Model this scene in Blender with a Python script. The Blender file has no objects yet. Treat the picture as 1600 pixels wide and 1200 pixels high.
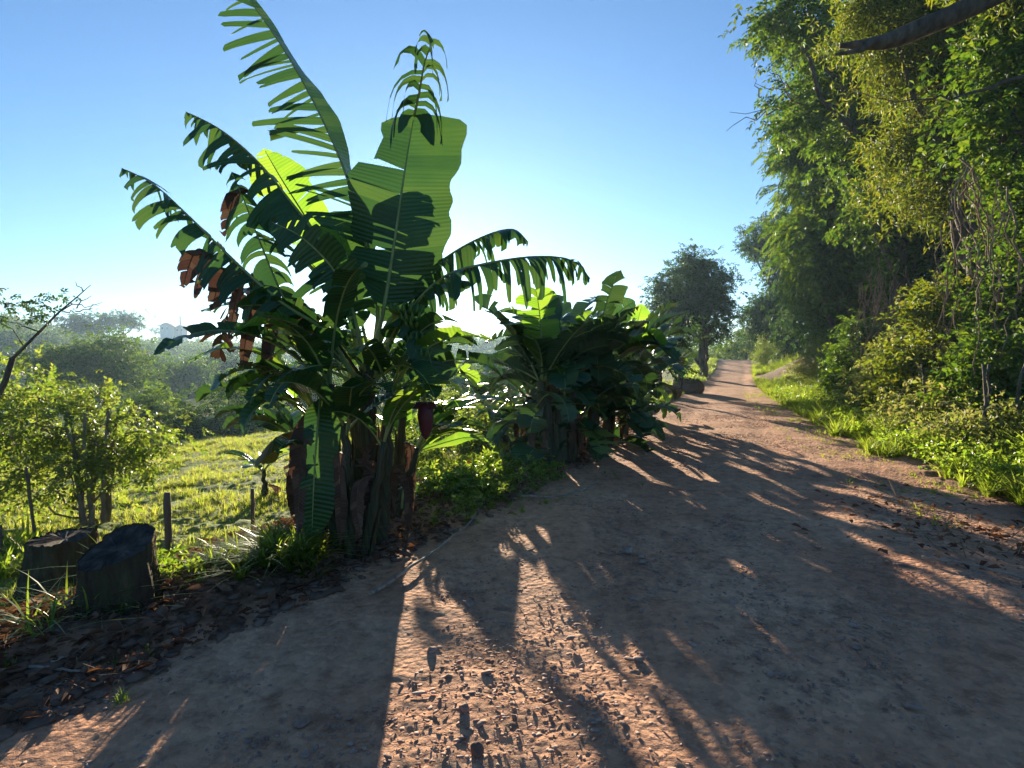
import bpy, math, random
import numpy as np
from mathutils import Vector

S = bpy.context.scene
COL = S.collection
R = math.radians
# ------------------------------------------------------------------ camera
F = 870.0                       # focal length in pixels of a 1600 px wide frame
CAM = np.array([0.0, 0.0, 1.55])
PITCH = R(2.65)
cam_d = bpy.data.cameras.new('camera'); cam = bpy.data.objects.new('camera', cam_d); COL.objects.link(cam)
cam.location = CAM; cam.rotation_euler = (R(90) - PITCH, 0, 0)
cam_d.sensor_width = 36.0; cam_d.lens = F / 1600 * 36.0
cam_d.clip_start = 0.05; cam_d.clip_end = 6000
S.camera = cam
FWD = np.array([0, math.cos(PITCH), -math.sin(PITCH)])
UPV = np.array([0, math.sin(PITCH), math.cos(PITCH)])
RT = np.array([1.0, 0, 0])
def ray(px, py): return RT * (px - 800) / F + UPV * (600 - py) / F + FWD
def at(px, py, d): return CAM + ray(px, py) * d
def cdir(r, u, f): return RT * r + np.array([0, 0, 1.0]) * u + np.array([0, 1.0, 0]) * f
# ------------------------------------------------------------------ light
sd = ray(693, 418); sd = sd / np.linalg.norm(sd)
SUN_EL = math.asin(sd[2]); SUN_AZ = math.atan2(sd[0], sd[1])
w = bpy.data.worlds.new("World"); S.world = w; w.use_nodes = True
nt = w.node_tree; nt.nodes.clear()
sky = nt.nodes.new('ShaderNodeTexSky'); sky.sky_type = 'NISHITA'; sky.sun_disc = False
sky.sun_elevation = SUN_EL; sky.sun_rotation = SUN_AZ
sky.air_density = 1.0; sky.dust_density = 0.2; sky.ozone_density = 3.5; sky.altitude = 300
bg = nt.nodes.new('ShaderNodeBackground'); bg.inputs[1].default_value = 0.058
wo = nt.nodes.new('ShaderNodeOutputWorld')
tint = nt.nodes.new('ShaderNodeMixRGB'); tint.blend_type = 'MULTIPLY'; tint.inputs[0].default_value = 1; tint.inputs[2].default_value = (.64, .84, 1.0, 1)
nt.links.new(sky.outputs[0], tint.inputs[1]); nt.links.new(tint.outputs[0], bg.inputs[0]); nt.links.new(bg.outputs[0], wo.inputs[0])
sl = bpy.data.lights.new('sun', 'SUN'); so = bpy.data.objects.new('sun', sl); COL.objects.link(so)
sl.energy = 5.0; sl.angle = R(0.5); sl.color = (1.0, 0.85, 0.62)
so.rotation_euler = Vector(tuple(-sd)).to_track_quat('-Z', 'Y').to_euler()
so.location = (0, 0, 60)
S.view_settings.view_transform = 'Standard'; S.view_settings.look = 'None'
S.view_settings.exposure = 1.95; S.view_settings.gamma = 1.0
S.view_settings.use_curve_mapping = False
S.cycles.max_bounces = 8; S.cycles.transmission_bounces = 6; S.cycles.diffuse_bounces = 4
S.cycles.sample_clamp_indirect = 6.0
# ------------------------------------------------------------------ numpy helpers
def ss(a, b, x):
    t = np.clip((np.asarray(x, float) - a) / (b - a), 0, 1); return t * t * (3 - 2 * t)
def _h(ix, iy, s):
    n = (ix.astype(np.int64) * 374761393 + iy.astype(np.int64) * 668265263 + s * 982451653) & 0x7fffffff
    n = ((n ^ (n >> 13)) * 1274126177) & 0x7fffffff
    n = n ^ (n >> 16)
    return (n & 0xffff) / 65535.0
def vnoise(x, y, s=0):
    x = np.asarray(x, float); y = np.asarray(y, float)
    ix = np.floor(x); iy = np.floor(y); fx = x - ix; fy = y - iy
    fx = fx * fx * (3 - 2 * fx); fy = fy * fy * (3 - 2 * fy)
    a = _h(ix, iy, s); b = _h(ix + 1, iy, s); c = _h(ix, iy + 1, s); d = _h(ix + 1, iy + 1, s)
    return (a + (b - a) * fx) * (1 - fy) + (c + (d - c) * fx) * fy - 0.5
def fbm(x, y, o=4, s=0):
    v = 0; a = 1.0; f = 1.0
    for k in range(o): v = v + a * vnoise(x * f, y * f, s + k); a *= .5; f *= 2.03
    return v
def xl(y): return np.interp(y, [-40, 0, 2.4, 3.6, 5.4, 8.4, 14, 27, 45, 60, 400], [-25, -3.5, -2.25, -1.5, -.55, .95, 3.3, 8.9, 16.6, 22.2, 150])
def xr(y): return np.interp(y, [-40, 0, 5.4, 7.5, 11.2, 20, 33.7, 45, 60, 400], [-12, 4.3, 4.9, 5.3, 6.4, 9.4, 14.6, 19.4, 25.2, 160])
def ridge(azd): return np.interp(azd, [-180, -60, -44, -36, -30, -24, -10, -2, 12, 25, 40, 180], [6, 20, 16, 5.5, 3.5, 3, 3, 4, 3, 2, 2, 4])
def H(x, y):
    x = np.asarray(x, float); y = np.asarray(y, float)
    tl = (xl(y) - x) * .93; tr = (x - xr(y)) * .93
    r = np.hypot(x, y); az = np.degrees(np.arctan2(x, y))
    z = 1.35 * ss(28, 62, y)
    dl = np.maximum(tl - 1.2, 0)
    z = z + .07 * ss(0, .35, tl) * (1 - ss(.8, 1.6, tl)) - .38 * ss(.9, 2.6, tl) - 11 * (1 - np.exp(-dl * .0085))
    z = z + (ridge(az) + 11) * ss(95, 300, r) * ss(12, 60, tl) * (1 - .5 * ss(330, 1200, r)) 
    z = z + ss(60, 160, r) * ss(5, 30, tl) * fbm(x / 70, y / 70, 3, 11) * 9
    z = z + .5 * ss(.6, 3.5, tr) + .03 * np.clip(tr, 0, 60)
    z = z + 1.0 * np.exp(-((x - 17.6) / 2.0) ** 2 - ((y - 33) / 3.6) ** 2)
    z = z + fbm(x / 2.5, y / 2.5, 3, 5) * (.05 + .25 * ss(2, 12, tl) + .2 * ss(1.5, 6, tr)) * 1.0
    return z
def ground(px, py):
    d = ray(px, py); t = .5
    while t < 900:
        p = CAM + d * t
        if p[2] < H(p[0], p[1]): break
        t *= 1.01
    return p
def on(x, y): return np.array([x, y, float(H(x, y))])

def mesh_from(name, V, Fq, uv=None, smooth=False, attr=None):
    """V (n,3); Fq list of face arrays (m,3) or (m,4)"""
    V = np.asarray(V, np.float32)
    if not isinstance(Fq, list): Fq = [Fq]
    Fq = [np.asarray(f, np.int32) for f in Fq if len(f)]
    m = bpy.data.meshes.new(name)
    m.vertices.add(len(V)); m.vertices.foreach_set('co', V.ravel())
    loops = np.concatenate([f.ravel() for f in Fq]); tot = np.concatenate([np.full(len(f), f.shape[1], np.int32) for f in Fq])
    st = np.concatenate([[0], np.cumsum(tot)[:-1]]).astype(np.int32)
    m.loops.add(len(loops)); m.loops.foreach_set('vertex_index', loops)
    m.polygons.add(len(tot)); m.polygons.foreach_set('loop_start', st); m.polygons.foreach_set('loop_total', tot)
    if smooth: m.polygons.foreach_set('use_smooth', np.ones(len(tot), bool))
    m.update(calc_edges=True)
    if uv is not None:
        l = m.uv_layers.new(name='UVMap'); l.data.foreach_set('uv', np.asarray(uv, np.float32)[loops].ravel())
    if attr:
        for k, a in attr.items():
            at_ = m.attributes.new(k, 'FLOAT', 'POINT'); at_.data.foreach_set('value', np.asarray(a, np.float32))
    return m
def obj(name, mesh, mat, parent=None, loc=None):
    o = bpy.data.objects.new(name, mesh); COL.objects.link(o)
    for mm in (mat if isinstance(mat, list) else [mat]): mesh.materials.append(mm)
    if parent is not None:
        o.parent = parent; o.location = -Vector(parent['_b']) if '_b' in parent else (0, 0, 0)
    return o
def tag(o, label=None, cat=None, group=None, kind=None):
    if label: o['label'] = label
    if cat: o['category'] = cat
    if group: o['group'] = group
    if kind: o['kind'] = kind
    return o
ROOTS = []
def thing(name, base, label, cat, group=None):
    o = bpy.data.objects.new(name, None); COL.objects.link(o); o.location = tuple(base)
    o['_b'] = [float(v) for v in base]; o.empty_display_size = .1; ROOTS.append(o)
    return tag(o, label, cat, group)

class MB:
    def __init__(s): s.V = []; s.F = {3: [], 4: []}; s.U = []; s.n = 0
    def add(s, V, Fa, uv=None):
        V = np.asarray(V, float)
        for k in (3, 4):
            ff = [f for f in Fa if len(f) == k] if isinstance(Fa, list) else (Fa if np.shape(Fa)[1] == k else [])
            if len(ff): s.F[k].append(np.asarray(ff) + s.n)
        s.V.append(V); s.U.append(np.zeros((len(V), 2)) if uv is None else np.asarray(uv, float)); s.n += len(V)
    def tube(s, pts, rad, n=8, cap=True, wob=0, seed=0):
        pts = np.asarray(pts, float); rad = np.broadcast_to(rad, (len(pts),)).astype(float)
        T = np.gradient(pts, axis=0); T /= np.linalg.norm(T, axis=1)[:, None] + 1e-9
        ref = np.array([0, 0, 1.0]) if abs(T[0][2]) < .8 else np.array([0, 1.0, 0])
        rs = np.random.RandomState(seed); ph = rs.rand(3) * 6
        rings = []; a = np.arange(n) / n * 2 * np.pi; uv = []
        A = np.cross(ref, T[0]); A /= np.linalg.norm(A)
        L = 0
        for i in range(len(pts)):
            A = A - T[i] * A.dot(T[i]); A /= np.linalg.norm(A) + 1e-9; B = np.cross(T[i], A)
            rr = rad[i] * (1 + wob * (np.sin(a * 3 + ph[0] + i * .3) * .5 + np.sin(a * 5 + ph[1] - i * .5) * .3 + (rs.rand(n) - .5) * .4))
            rings.append(pts[i] + np.outer(np.cos(a) * rr, A) + np.outer(np.sin(a) * rr, B))
            if i: L += np.linalg.norm(pts[i] - pts[i - 1])
            uv.append(np.stack([np.full(n, L), a / 6.283], 1))
        V = np.concatenate(rings); Q = []
        for i in range(len(pts) - 1):
            for j in range(n):
                Q.append((i * n + j, i * n + (j + 1) % n, (i + 1) * n + (j + 1) % n, (i + 1) * n + j))
        uv = np.concatenate(uv)
        if cap:
            k = len(V); V = np.concatenate([V, [pts[-1]], [pts[0]]]); uv = np.concatenate([uv, [[L, 0]], [[0, 0]]])
            m = (len(pts) - 1) * n
            for j in range(n):
                Q.append((m + j, m + (j + 1) % n, k)); Q.append(((j + 1) % n, j, k + 1))
        s.add(V, Q, uv)
    def mesh(s, name, smooth=False):
        return mesh_from(name, np.concatenate(s.V), [np.concatenate(f) for f in s.F.values() if f], np.concatenate(s.U), smooth)
    def build(s, name, mat, parent=None, smooth=False): return obj(name, s.mesh(name, smooth), mat, parent)

def spline(P, n):
    """Catmull-Rom through the points"""
    P = np.asarray(P, float); Q = np.concatenate([[2 * P[0] - P[1]], P, [2 * P[-1] - P[-2]]])
    seg = len(P) - 1; out = []
    for u in np.linspace(0, seg - 1e-6, n):
        i = int(u); t = u - i; a, b, c, d = Q[i:i + 4]
        out.append(.5 * ((2 * b) + (-a + c) * t + (2 * a - 5 * b + 4 * c - d) * t * t + (-a + 3 * b - 3 * c + d) * t ** 3))
    return np.array(out)
# ------------------------------------------------------------------ materials
def nodes(name):
    m = bpy.data.materials.new(name); m.use_nodes = True; t = m.node_tree; t.nodes.clear()
    return m, t, t.nodes.new('ShaderNodeOutputMaterial')
def N(t, typ, **k):
    n = t.nodes.new(typ)
    for a, b in k.items():
        if isinstance(a, str) and a.startswith('i_'):
            key = a[2:]; n.inputs[int(key) if key.isdigit() else key].default_value = b
        else: setattr(n, a, b)
    return n
def ramp(t, src, stops, interp='LINEAR'):
    r = t.nodes.new('ShaderNodeValToRGB'); r.color_ramp.interpolation = interp
    el = r.color_ramp.elements
    while len(el) < len(stops): el.new(.5)
    for e, (p, c) in zip(el, stops): e.position = p; e.color = (*c, 1)
    t.links.new(src, r.inputs[0]); return r
def leafmat(name, cols, tcols, trans=.45, rough=.45, spec=.5, vein=None, noise=3.0):
    """per-leaf colour variation, diffuse + translucent + sheen"""
    m, t, out = nodes(name)
    g = N(t, 'ShaderNodeNewGeometry'); nz = N(t, 'ShaderNodeTexNoise', i_Scale=noise, i_Detail=3.0)
    tc = N(t, 'ShaderNodeTexCoord'); t.links.new(tc.outputs['Object'], nz.inputs['Vector'])
    mx = N(t, 'ShaderNodeMath', operation='MULTIPLY_ADD', i_1=.55); t.links.new(g.outputs['Random Per Island'], mx.inputs[0])
    m2 = N(t, 'ShaderNodeMath', operation='MULTIPLY', i_1=.5); t.links.new(nz.outputs[0], m2.inputs[0]); t.links.new(m2.outputs[0], mx.inputs[2])
    n = len(cols); c = ramp(t, mx.outputs[0], [((i + .5) / n, cols[i]) for i in range(n)])
    n = len(tcols); c2 = ramp(t, mx.outputs[0], [((i + .5) / n, tcols[i]) for i in range(n)])
    p = N(t, 'ShaderNodeBsdfPrincipled', i_Roughness=rough); p.inputs['Specular IOR Level'].default_value = spec
    t.links.new(c.outputs[0], p.inputs['Base Color'])
    tr = N(t, 'ShaderNodeBsdfTranslucent'); t.links.new(c2.outputs[0], tr.inputs[0])
    mix = N(t, 'ShaderNodeMixShader', i_0=trans); t.links.new(p.outputs[0], mix.inputs[1]); t.links.new(tr.outputs[0], mix.inputs[2])
    if vein:
        wv = N(t, 'ShaderNodeTexWave', bands_direction='X', i_Scale=vein, i_Distortion=.4, i_Detail=1.0)
        wv.inputs['Detail Scale'].default_value = 2
        t.links.new(tc.outputs['UV'], wv.inputs[0]); b = N(t, 'ShaderNodeBump', i_Strength=.35, i_Distance=.01)
        t.links.new(wv.outputs[1], b.inputs['Height']); t.links.new(b.outputs[0], p.inputs['Normal']); t.links.new(b.outputs[0], tr.inputs['Normal'])
    t.links.new(mix.outputs[0], out.inputs[0]); return m
def solid(name, cols, scale=6, rough=.85, bump=.5, dist=.02, detail=6, stretch=(1, 1, 1), uv=False):
    m, t, out = nodes(name)
    tc = N(t, 'ShaderNodeTexCoord'); mp = N(t, 'ShaderNodeMapping'); mp.inputs['Scale'].default_value = stretch
    t.links.new(tc.outputs['UV' if uv else 'Object'], mp.inputs[0])
    nz = N(t, 'ShaderNodeTexNoise', i_Scale=scale, i_Detail=detail, i_Roughness=.65); t.links.new(mp.outputs[0], nz.inputs['Vector'])
    n = len(cols); c = ramp(t, nz.outputs[0], [(.3 + .4 * i / max(n - 1, 1), cols[i]) for i in range(n)])
    p = N(t, 'ShaderNodeBsdfPrincipled', i_Roughness=rough); p.inputs['Specular IOR Level'].default_value = .25
    t.links.new(c.outputs[0], p.inputs['Base Color'])
    b = N(t, 'ShaderNodeBump', i_Strength=bump, i_Distance=dist); t.links.new(nz.outputs[0], b.inputs['Height']); t.links.new(b.outputs[0], p.inputs['Normal'])
    t.links.new(p.outputs[0], out.inputs[0]); return m
M = {}
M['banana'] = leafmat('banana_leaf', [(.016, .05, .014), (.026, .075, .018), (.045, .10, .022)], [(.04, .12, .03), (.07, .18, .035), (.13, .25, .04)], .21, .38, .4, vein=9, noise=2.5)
M['banana_bright'] = leafmat('banana_leaf_sunlit', [(.045, .11, .02), (.06, .14, .02), (.08, .16, .025)], [(.18, .38, .03), (.26, .48, .03), (.36, .52, .05)], .48, .38, .5, vein=9, noise=2.5)  # brighter copy of the banana leaf, backlit look put into its colours
M['banana_dark'] = leafmat('banana_leaf_shaded', [(.012, .045, .018), (.02, .065, .022), (.035, .085, .025)], [(.04, .11, .03), (.07, .17, .035), (.12, .22, .04)], .16, .4, .4, vein=9, noise=2.5)  # darker copy of the banana leaf, shade put into its colours
M['rib'] = solid('leaf_midrib', [(.16, .2, .06), (.3, .34, .12)], 8, .4, .1)
M['dry'] = leafmat('dry_banana_leaf', [(.06, .035, .024), (.11, .065, .04), (.17, .105, .065)], [(.08, .035, .028), (.12, .06, .04), (.17, .10, .06)], .16, .75, .2, vein=12, noise=4)
M['yellowing'] = leafmat('yellowing_banana_leaf', [(.05, .09, .02), (.13, .10, .03), (.14, .06, .02)], [(.16, .24, .03), (.34, .22, .03), (.26, .11, .03)], .35, .5, .3, vein=9, noise=2.2)
M['stem'] = solid('pseudostem_skin', [(.018, .012, .010), (.05, .035, .022), (.07, .085, .035), (.11, .06, .03)], 5, .6, .5, .01, stretch=(.35, 6, 1), uv=True)
M['stem_dead'] = solid('dead_sheath', [(.05, .03, .02), (.13, .075, .04), (.22, .14, .08)], 6, .9, .7, .015, stretch=(.5, 8, 1), uv=True)
M['fruit'] = solid('banana_fruit_skin', [(.06, .12, .02), (.09, .16, .03)], 5, .45, .1)
M['flower'] = solid('banana_flower_bract', [(.07, .014, .016), (.13, .035, .035)], 4, .45, .3)
M['bark'] = solid('bark', [(.035, .026, .02), (.09, .07, .055), (.15, .125, .10)], 7, .95, .9, .03, stretch=(1, 1, .3))
M['bark_pale'] = solid('bark_pale', [(.07, .055, .045), (.2, .16, .12), (.3, .26, .2)], 9, .95, .8, .02, stretch=(1, 1, .35))
M['vine'] = solid('vine_bark', [(.09, .06, .04), (.22, .15, .1), (.3, .22, .15)], 12, .95, .5)
M['stump'] = solid('old_stump_wood', [(.02, .012, .008), (.055, .033, .02), (.065, .06, .026), (.13, .08, .05)], 5, .95, 1.0, .05, stretch=(1.6, 1.6, .35))
M['cut'] = solid('cut_wood', [(.022, .017, .013), (.055, .044, .034), (.11, .09, .07)], 12, .9, .6, .01)
M['post'] = solid('weathered_post_wood', [(.06, .045, .035), (.14, .105, .075), (.21, .16, .115)], 10, .95, .6, .01, stretch=(2, 2, .2))
M['stick'] = solid('bleached_stick', [(.14, .1, .075), (.32, .25, .19), (.42, .35, .27)], 14, .9, .4, .005)
M['straw'] = leafmat('dead_straw', [(.16, .1, .06), (.26, .18, .1), (.34, .26, .16)], [(.3, .2, .1), (.4, .28, .14)], .25, .8, .2)
M['litter'] = leafmat('dead_leaf_litter', [(.05, .025, .016), (.11, .05, .03), (.17, .085, .05), (.25, .15, .095)], [(.2, .08, .03), (.3, .14, .05)], .2, .85, .15)
M['wire'] = solid('rusty_wire', [(.08, .05, .04), (.14, .09, .07)], 30, .6, .1)
M['stone'] = solid('grey_stone', [(.18, .10, .075), (.30, .19, .145), (.44, .31, .25)], 9, .9, .6, .01)
M['rock'] = solid('reddish_rock', [(.09, .05, .035), (.17, .10, .07), (.25, .17, .125)], 4, .95, .8, .03)
M['grass'] = leafmat('grass_blade', [(.05, .10, .012), (.08, .14, .018), (.12, .17, .03)], [(.3, .46, .03), (.42, .56, .04), (.55, .6, .08)], .5, .45, .35)
M['grass_field'] = leafmat('field_grass', [(.09, .15, .02), (.14, .20, .03), (.24, .22, .07)], [(.36, .5, .04), (.5, .58, .06), (.62, .56, .12)], .5, .6, .2)
M['weed'] = leafmat('weed_leaf', [(.035, .09, .012), (.06, .13, .02), (.09, .15, .03)], [(.2, .38, .02), (.34, .5, .03), (.46, .55, .05)], .48, .4, .5)
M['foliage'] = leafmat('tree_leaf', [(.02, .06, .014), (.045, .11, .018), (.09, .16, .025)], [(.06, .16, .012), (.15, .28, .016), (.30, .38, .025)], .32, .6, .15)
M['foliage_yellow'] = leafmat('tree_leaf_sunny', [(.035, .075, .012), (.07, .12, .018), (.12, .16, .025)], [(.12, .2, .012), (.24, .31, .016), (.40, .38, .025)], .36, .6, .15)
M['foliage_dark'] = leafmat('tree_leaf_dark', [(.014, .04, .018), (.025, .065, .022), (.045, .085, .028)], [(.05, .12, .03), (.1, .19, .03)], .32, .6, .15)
M['foliage_pale'] = leafmat('shrub_leaf_pale', [(.05, .09, .025), (.11, .15, .04), (.22, .2, .11)], [(.2, .3, .03), (.34, .4, .05), (.44, .38, .12)], .4, .6, .2)
M['foliage_bush'] = leafmat('bush_leaf', [(.04, .07, .012), (.07, .10, .018), (.12, .14, .03)], [(.16, .28, .02), (.26, .38, .03), (.42, .45, .06)], .46, .5, .5)
M['white'] = solid('white_plaster', [(.5, .5, .48), (.62, .62, .6)], 3, .8, .1)
M['roof'] = solid('roof_sheet', [(.16, .15, .15), (.26, .25, .25)], 2, .6, .1)
M['metal'] = solid('galvanised_steel', [(.25, .25, .26), (.35, .35, .36)], 2, .4, .05)
M['window'] = solid('window_glass', [(.03, .04, .05), (.05, .06, .07)], 2, .15, .02)

def groundmat(name, road):
    m, t, out = nodes(name)
    tc = N(t, 'ShaderNodeTexCoord')
    def nz(s, d=6, r=.62, **k):
        n = N(t, 'ShaderNodeTexNoise', i_Scale=s, i_Detail=float(d), i_Roughness=r); t.links.new(tc.outputs['Object'], n.inputs['Vector']); return n
    a, b, c = nz(.9), nz(7, 8, .7), nz(55, 4)
    dirt = ramp(t, a.outputs[0], [(.3, (.45, .215, .125)), (.5, (.55, .29, .17)), (.7, (.63, .37, .23))])
    fine = ramp(t, b.outputs[0], [(.3, (.42, .38, .38)), (.5, (.95, .95, .95)), (.75, (1.2, 1.15, 1.12))])
    mul = N(t, 'ShaderNodeMixRGB', blend_type='MULTIPLY', i_0=.9); t.links.new(dirt.outputs[0], mul.inputs[1]); t.links.new(fine.outputs[0], mul.inputs[2])
    vo = N(t, 'ShaderNodeTexVoronoi', i_Scale=26.0); t.links.new(tc.outputs['Object'], vo.inputs['Vector'])
    vr = ramp(t, vo.outputs['Color'], [(.35, (.85, .85, .85)), (.8, (1.2, 1.18, 1.18))])
    mul2 = N(t, 'ShaderNodeMixRGB', blend_type='MULTIPLY', i_0=.6); t.links.new(mul.outputs[0], mul2.inputs[1]); t.links.new(vr.outputs[0], mul2.inputs[2])
    col = mul2.outputs[0]
    def blend(colA, attr, stops, nscale):
        g = nz(nscale, 6); cr = ramp(t, g.outputs[0], stops)
        at_ = N(t, 'ShaderNodeAttribute', attribute_name=attr)
        mx = N(t, 'ShaderNodeMixRGB'); t.links.new(at_.outputs['Fac'], mx.inputs[0]); t.links.new(colA, mx.inputs[1]); t.links.new(cr.outputs[0], mx.inputs[2]); return mx.outputs[0]
    col = blend(col, 'soil', [(.3, (.07, .038, .026)), (.5, (.15, .08, .052)), (.7, (.26, .15, .10))], 9)
    col = blend(col, 'green', [(.3, (.08, .13, .022)), (.5, (.14, .19, .035)), (.7, (.24, .22, .07))], 3.5)
    col = blend(col, 'far', [(.3, (.03, .05, .015)), (.5, (.08, .11, .03)), (.65, (.15, .16, .055))], .03)
    p = N(t, 'ShaderNodeBsdfPrincipled', i_Roughness=.92); p.inputs['Specular IOR Level'].default_value = .2
    t.links.new(col, p.inputs['Base Color'])
    ad = N(t, 'ShaderNodeMath', operation='MULTIPLY_ADD', i_1=.35); t.links.new(c.outputs[0], ad.inputs[0]); t.links.new(b.outputs[0], ad.inputs[2])
    ad2 = N(t, 'ShaderNodeMath', operation='MULTIPLY_ADD', i_1=-.5); t.links.new(vo.outputs['Distance'], ad2.inputs[0]); t.links.new(ad.outputs[0], ad2.inputs[2])
    bp = N(t, 'ShaderNodeBump', i_Strength=1.0, i_Distance=.03); t.links.new(ad2.outputs[0], bp.inputs['Height']); t.links.new(bp.outputs[0], p.inputs['Normal'])
    t.links.new(p.outputs[0], out.inputs[0]); return m
M['road'] = groundmat('road_dirt', True)
M['ground'] = M['road']
# ------------------------------------------------------------------ terrain: one polar sheet, the road and the land share their edge
def edge_noise(x, y): return fbm(x / 1.3, y / 1.3, 4, 31) * (.35 + .012 * np.hypot(x, y))
def terrain():
    a1 = np.linspace(-52, 52, 720); a2 = np.concatenate([np.arange(54, 180, 3), np.arange(-180, -53, 3)])
    ang = np.radians(np.concatenate([a1, a2])); na = len(ang)
    rr = np.concatenate([[.25, .5, .8, 1.1], np.geomspace(1.3, 12, 330), np.geomspace(12.2, 1800, 230)]); nr = len(rr)
    Rg, A = np.meshgrid(rr, ang, indexing='ij')
    X = np.sin(A) * Rg; Y = np.cos(A) * Rg
    en = edge_noise(X, Y); tl = (xl(Y) - X) * .93 + en; tr = (X - xr(Y)) * .93 + en
    Z = H(X, Y)
    onroad = (1 - ss(-.1, .35, tl)) * (1 - ss(-.1, .35, tr))
    nearf = 1 - ss(10, 30, Rg)
    micro = fbm(X * 1.3, Y * 1.3, 5, 50) * .028 + np.maximum(fbm(X * 9, Y * 9, 3, 60), 0) * .011 + np.abs(fbm(X * 5, Y * 5, 3, 66)) * -.012
    rough = fbm(X * 4, Y * 4, 5, 70) * .09
    Z = Z + nearf * (onroad * micro + (1 - onroad) * rough)
    # two shallow wheel tracks, and a lug-patterned tyre print in one
    cx = (xl(Y) + xr(Y)) / 2
    for off in (-.95, .85):
        Z = Z - onroad * .025 * np.exp(-((X - cx - off) / .28) ** 2)
    V = np.stack([X, Y, Z], -1).reshape(-1, 3)
    i, j = np.meshgrid(np.arange(nr - 1), np.arange(na), indexing='ij'); j2 = (j + 1) % na
    Q = np.stack([i * na + j, i * na + j2, (i + 1) * na + j2, (i + 1) * na + j], -1).reshape(-1, 4)
    Q = Q[:, ::-1]
    mound = np.exp(-((X - 17.6) / 2.6) ** 2 - ((Y - 33) / 4.5) ** 2)
    soil = np.clip(ss(-.15, .5, tl) + ss(-.2, .6, tr), 0, 1)
    grn = fbm(X / 1.7, Y / 1.7, 4, 90)
    green = np.clip(ss(1.5, 2.6, tl + grn * 1.5) + ss(.6, 2.5, tr + grn), 0, 1) * (1 - .9 * np.clip(mound * 1.6, 0, 1))
    far = ss(45, 130, Rg)
    fm = (onroad.ravel()[Q].mean(1) > .5) & (V[Q][:, :, 1].mean(1) > -45) & (np.hypot(V[Q][:, :, 0].mean(1), V[Q][:, :, 1].mean(1)) < 320)
    at_ = dict(soil=soil.ravel(), green=green.ravel(), far=far.ravel())
    c = len(V)
    for nm, Fq in (('dirt_road', Q[fm]), ('ground', Q[~fm])):
        extra = [np.array([(jj, (jj + 1) % na, c) for jj in range(na)])[:, ::-1]] if nm == 'dirt_road' else []
        used = np.unique(np.concatenate([Fq.ravel()] + [e[e < c].ravel() for e in extra])); mp = np.full(len(V) + 1, -1); mp[used] = np.arange(len(used))
        VV = V[used]; aa = {k: v[used] for k, v in at_.items()}
        if extra:
            mp[c] = len(VV); VV = np.concatenate([VV, [[0, 0, float(H(0, 0))]]]); aa = {k: np.append(v, 0) for k, v in aa.items()}
        o = obj(nm, mesh_from(nm, VV, [mp[Fq]] + [mp[e] for e in extra], None, True, aa), M['road']); tag(o, kind='structure')
terrain()
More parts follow.
